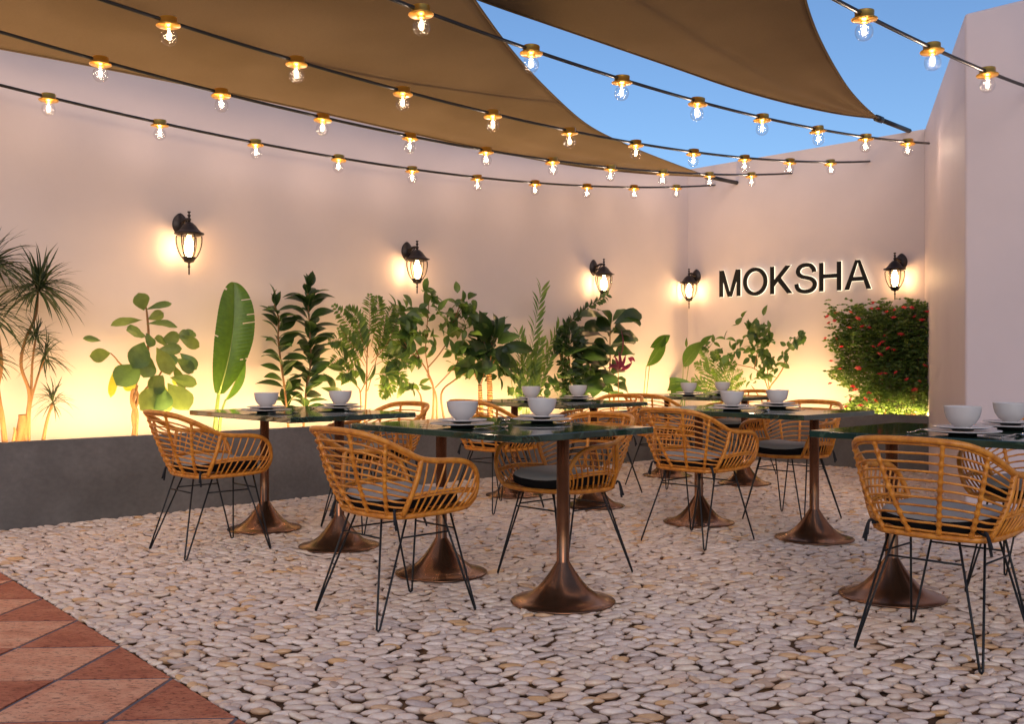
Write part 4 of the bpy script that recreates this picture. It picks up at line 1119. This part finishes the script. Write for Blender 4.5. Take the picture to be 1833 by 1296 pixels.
    finish(rt, st, lv, M_BARK, G_PURP)
    # 11/12 paddle leaves
    def paddle(bed, base, lab, leaves, stems):
        rt = plant_root('paddle_leaf_plant', bed.P(*base), lab, 'plant', None); st, lv = MB(), MB()
        for s_ in stems: stemline(bed, s_, .006, .004, st, ground=s_[0][1] > 690)
        for q in leaves: leaf(lv, bed.P(q[0], q[1], .04), bed.P(q[2], q[3], q[6] if len(q) > 6 else .10), q[4]*bed.scale(q[0]), (bed.out()+bed.along()*q[5]+rnd_dir()*.12+Vector((0, 0, .15))), .06 if base[0] != 1205 else .22, .25, 'lance', 14, .003, .012)
        finish(rt, st, lv, M_STEMG, [G_BAN, M_RIB], 'stalk', 'leaf')
    paddle(b, (1153, 720), 'tall paddle leaf plant on two thin stalks at the far end of the left wall', [(1157, 656, 1192, 600, 28, .2), (1164, 622, 1200, 600, 20, -.3)], [[(1152, 742), (1153, 700), (1157, 655)], [(1154, 742), (1158, 700), (1163, 652)]])
    b2 = BB; sB = b2.scale
    paddle(b2, (1224, 715), 'paddle leaf plant in the corner under the lantern left of the sign', [(1223, 656, 1262, 610, 30, -.2), (1252, 622, 1276, 600, 13, .2), (1229, 622, 1229, 604, 5, .5)], [[(1221, 725), (1222, 690), (1223, 655)], [(1224, 725), (1228, 690), (1233, 652)], [(1226, 660), (1229, 640), (1229, 620)]])
    paddle(b2, (1205, 722), 'low plant with broad drooping dark leaves in the corner', [(1236, 684, 1176, 702, 24, .1), (1238, 688, 1196, 708, 20, .1), (1240, 690, 1262, 702, 14, .2)], [[(1215, 725), (1225, 700), (1232, 683)]])
    # 13 feather palm
    rt = plant_root('feather_palm', b2.P(1283, 715), 'low feathery palm behind the bowls of the farthest table', 'plant'); st, lv = MB(), MB()
    for q in [((1283, 715), (1262, 665), (1243, 652)), ((1283, 715), (1268, 650), (1255, 625)), ((1284, 715), (1280, 655), (1284, 628)), ((1286, 715), (1300, 665), (1318, 650)), ((1286, 715), (1312, 690), (1335, 680)), ((1282, 715), (1258, 685), (1238, 682)), ((1284, 715), (1292, 670), (1300, 640)), ((1286, 715), (1308, 680), (1330, 664)), ((1283, 715), (1262, 690), (1240, 700)), ((1284, 715), (1274, 670), (1266, 640)), ((1286, 715), (1310, 700), (1325, 702)), ((1284, 715), (1288, 680), (1276, 660))]:
        P = [b2.P(*q[0]), b2.P(q[1][0], q[1][1], R.uniform(0, .1)), b2.P(q[2][0], q[2][1], R.uniform(.05, .25))]; P[0].z = SOILZ
        frond(st, lv, P, 15, 17*sB(1283), 3.4*sB(1283), b2, .003, .12, 52)
    finish(rt, st, lv, M_STEMG, G_FERN)
    # 14 shrub on the end wall
    shrub(b2, 'leafy_shrub', (1378, 718), 'leafy shrub with forked stems on the end wall below the sign letters',
          [[(1378, 720), (1377, 698), (1392, 675), (1403, 655), (1407, 632), (1418, 615), (1430, 600)], [(1376, 700), (1366, 675), (1350, 660), (1330, 655), (1310, 650)], [(1350, 660), (1355, 635), (1358, 610), (1360, 590)], [(1378, 718), (1352, 700), (1345, 690)], [(1377, 698), (1374, 670), (1376, 640)]],
          [(1331, 567, 1), (1370, 562, 1), (1318, 584, 2), (1434, 594, 5), (1440, 608, 4), (1425, 610, 6), (1412, 618, 6), (1404, 632, 6), (1298, 612, 3), (1275, 615, 5), (1270, 628, 5), (1290, 632, 6), (1305, 636, 6), (1316, 625, 5), (1295, 648, 5), (1328, 610, 4), (1348, 584, 7), (1360, 580, 6), (1345, 600, 8), (1358, 606, 8), (1378, 590, 4), (1372, 612, 7), (1384, 610, 4), (1352, 624, 8), (1368, 628, 8), (1345, 640, 7), (1380, 646, 8), (1366, 655, 8), (1362, 668, 6), (1388, 660, 6), (1348, 682, 4), (1376, 674, 5), (1410, 660, 2), (1340, 592, 5), (1372, 600, 6)],
          7, 19, 10.5, [G_MID], .010)
    # 15 flowering bush
    rt = plant_root('flowering_bush', b2.P(1580, 720), 'dense green bush covered in small red flowers below the right lantern', 'bush'); st, lv = MB(), MB()
    for k in range(14):
        x = R.uniform(1540, 1640); stemline(b2, [(x, 745), (x+R.uniform(-20, 10), 690), (x+R.uniform(-50, 20), R.uniform(570, 650))], .008, .003, st)
    sb = sB(1580)
    def inside(x, y):
        # outline of the bush in the sign wall's plane
        tl = 1500+12*math.sin(y*.11)+10*math.sin(y*.045+1)+(20 if y > 700 else 0)-(14 if y < 600 else 0)
        top = 556-18*(x-1500)/160+7*math.sin(x*.13)+4*math.sin(x*.37)
        return x > tl and y > top and x < 1664
    cnt = 0; shell = []
    def whorl(p, L, k):
        for q in range(k):
            az = R.uniform(0, 2*PI); d = Vector((math.cos(az), math.sin(az), R.uniform(-.25, .35))).normalized()
            leaf(lv, p, p+d*L*R.uniform(.7, 1.1), L*.46, Vector((0, 0, .7))+rnd_dir()*.9+b2.out()*.4, .06, .15, 'ovate', 2)
    while cnt < 5200:
        x, y = R.uniform(1478, 1664), R.uniform(535, 742)
        ok = inside(x, y)
        if not ok and R.random() > .06: continue
        if not ok and not (inside(x+22, y+6) or inside(x+6, y+14)): continue
        dep = R.uniform(-.18, .26)
        edge = min(1.0, max(0.0, (x-1500)/60)); dep = dep if edge > .5 else dep*.7
        whorl(b2.P(x, y, dep), R.uniform(.035, .06), 4); cnt += 1
    finish(rt, st, lv, M_BARK, G_BUSH)
    fl = MB()
    for k in range(6):
        a = k*PI/3; d = Vector((math.cos(a), math.sin(a), .35)); leaf(fl, (0, 0, 0), d*.032, .020, Vector((0, 0, 1)), .1, .2, 'ovate', 4)
    for k in range(5):
        a = k*PI/2.5+.3; d = Vector((math.cos(a)*.6, math.sin(a)*.6, .8)); leaf(fl, (0, 0, 0), d*.026, .015, Vector((0, 0, 1))-d*.3, .1, .2, 'ovate', 3)
    f0 = fl.build('flower', M_RED, rt); first = True
    spots = [(1564, 544), (1560, 554), (1572, 554), (1522, 560), (1496, 562), (1482, 568), (1494, 575), (1484, 579), (1520, 588), (1544, 586), (1556, 588), (1587, 560), (1602, 556), (1618, 552), (1632, 552), (1638, 568), (1650, 575), (1478, 607), (1496, 608), (1585, 602), (1580, 614), (1576, 618), (1562, 622), (1574, 636), (1590, 625), (1600, 628), (1506, 622), (1488, 648), (1504, 662), (1536, 661), (1585, 670), (1576, 671), (1604, 668), (1655, 656), (1624, 680), (1646, 684), (1638, 700), (1526, 694), (1532, 700), (1556, 705), (1524, 716), (1548, 716), (1566, 719), (1514, 730), (1486, 688), (1540, 728), (1660, 560), (1600, 570), (1535, 572), (1612, 600)]
    for (x, y) in spots:
        o = f0 if first else f0.copy()
        if not first: COL.objects.link(o)
        first = False; o.parent = rt
        o.location = b2.P(x, y, .27 if x > 1500 else .12)-rt.location; sc_ = R.uniform(.8, 1.35); o.scale = (sc_, sc_, sc_)
        o.rotation_euler = (R.uniform(.1, .9), R.uniform(-.4, .4), R.uniform(0, 6))
#PLANTS-END

# ------------------------------------------------------------------ camera, world, render
def camera():
    cd = bpy.data.cameras.new('camera'); co = bpy.data.objects.new('camera', cd); COL.objects.link(co)
    co.location = (0, 0, HC); co.rotation_euler = (PI/2, 0, 0)
    cd.lens = 35.0; cd.sensor_width = 36; cd.shift_y = 2.0/1833; cd.clip_end = 500; cd.clip_start = .05
    sc.camera = co
def world():
    w = bpy.data.worlds.new('World'); sc.world = w; w.use_nodes = True; N = w.node_tree.nodes; L = w.node_tree.links
    s = N.new('ShaderNodeTexSky'); s.sky_type = 'NISHITA'; s.sun_disc = False
    s.sun_elevation = math.radians(SUN_EL); s.sun_rotation = math.radians(SUN_ROT); s.ozone_density = 5.6; s.air_density = 1.0; s.dust_density = 1.3
    b = N['Background']; b.inputs['Strength'].default_value = SKY
    L.new(s.outputs[0], b.inputs['Color'])
SKY = .128; SUN_EL = 25.0; SUN_ROT = 180.0
def sun():
    ld = bpy.data.lights.new('sun', 'SUN'); ld.energy = .5; ld.angle = math.radians(25); ld.color = (1, .72, .55)
    o = bpy.data.objects.new('sun', ld); COL.objects.link(o)
    el, az = math.radians(SUN_EL), math.radians(SUN_ROT)
    d = Vector((math.sin(az)*math.cos(el), math.cos(az)*math.cos(el), math.sin(el)))
    o.rotation_euler = d.to_track_quat('Z', 'Y').to_euler(); o.location = (0, -8, 8)

ground(); tiles(); pebbles(); walls(); planter(); sails(); strings(); lanterns(); sign(); furniture()
if 'plants' in globals(): plants()
camera(); world(); sun()
sc.view_settings.view_transform = 'Standard'; sc.view_settings.look = 'None'
sc.view_settings.exposure = .22; sc.view_settings.gamma = 1
sc.render.engine = 'CYCLES'
c = sc.cycles
c.use_denoising = True; c.denoiser = 'OPENIMAGEDENOISE'
c.max_bounces = 6; c.diffuse_bounces = 4; c.glossy_bounces = 3; c.transparent_max_bounces = 12; c.transmission_bounces = 3
c.sample_clamp_indirect = 4.0; c.sample_clamp_direct = 0; c.use_light_tree = True; c.caustics_reflective = False; c.caustics_refractive = False
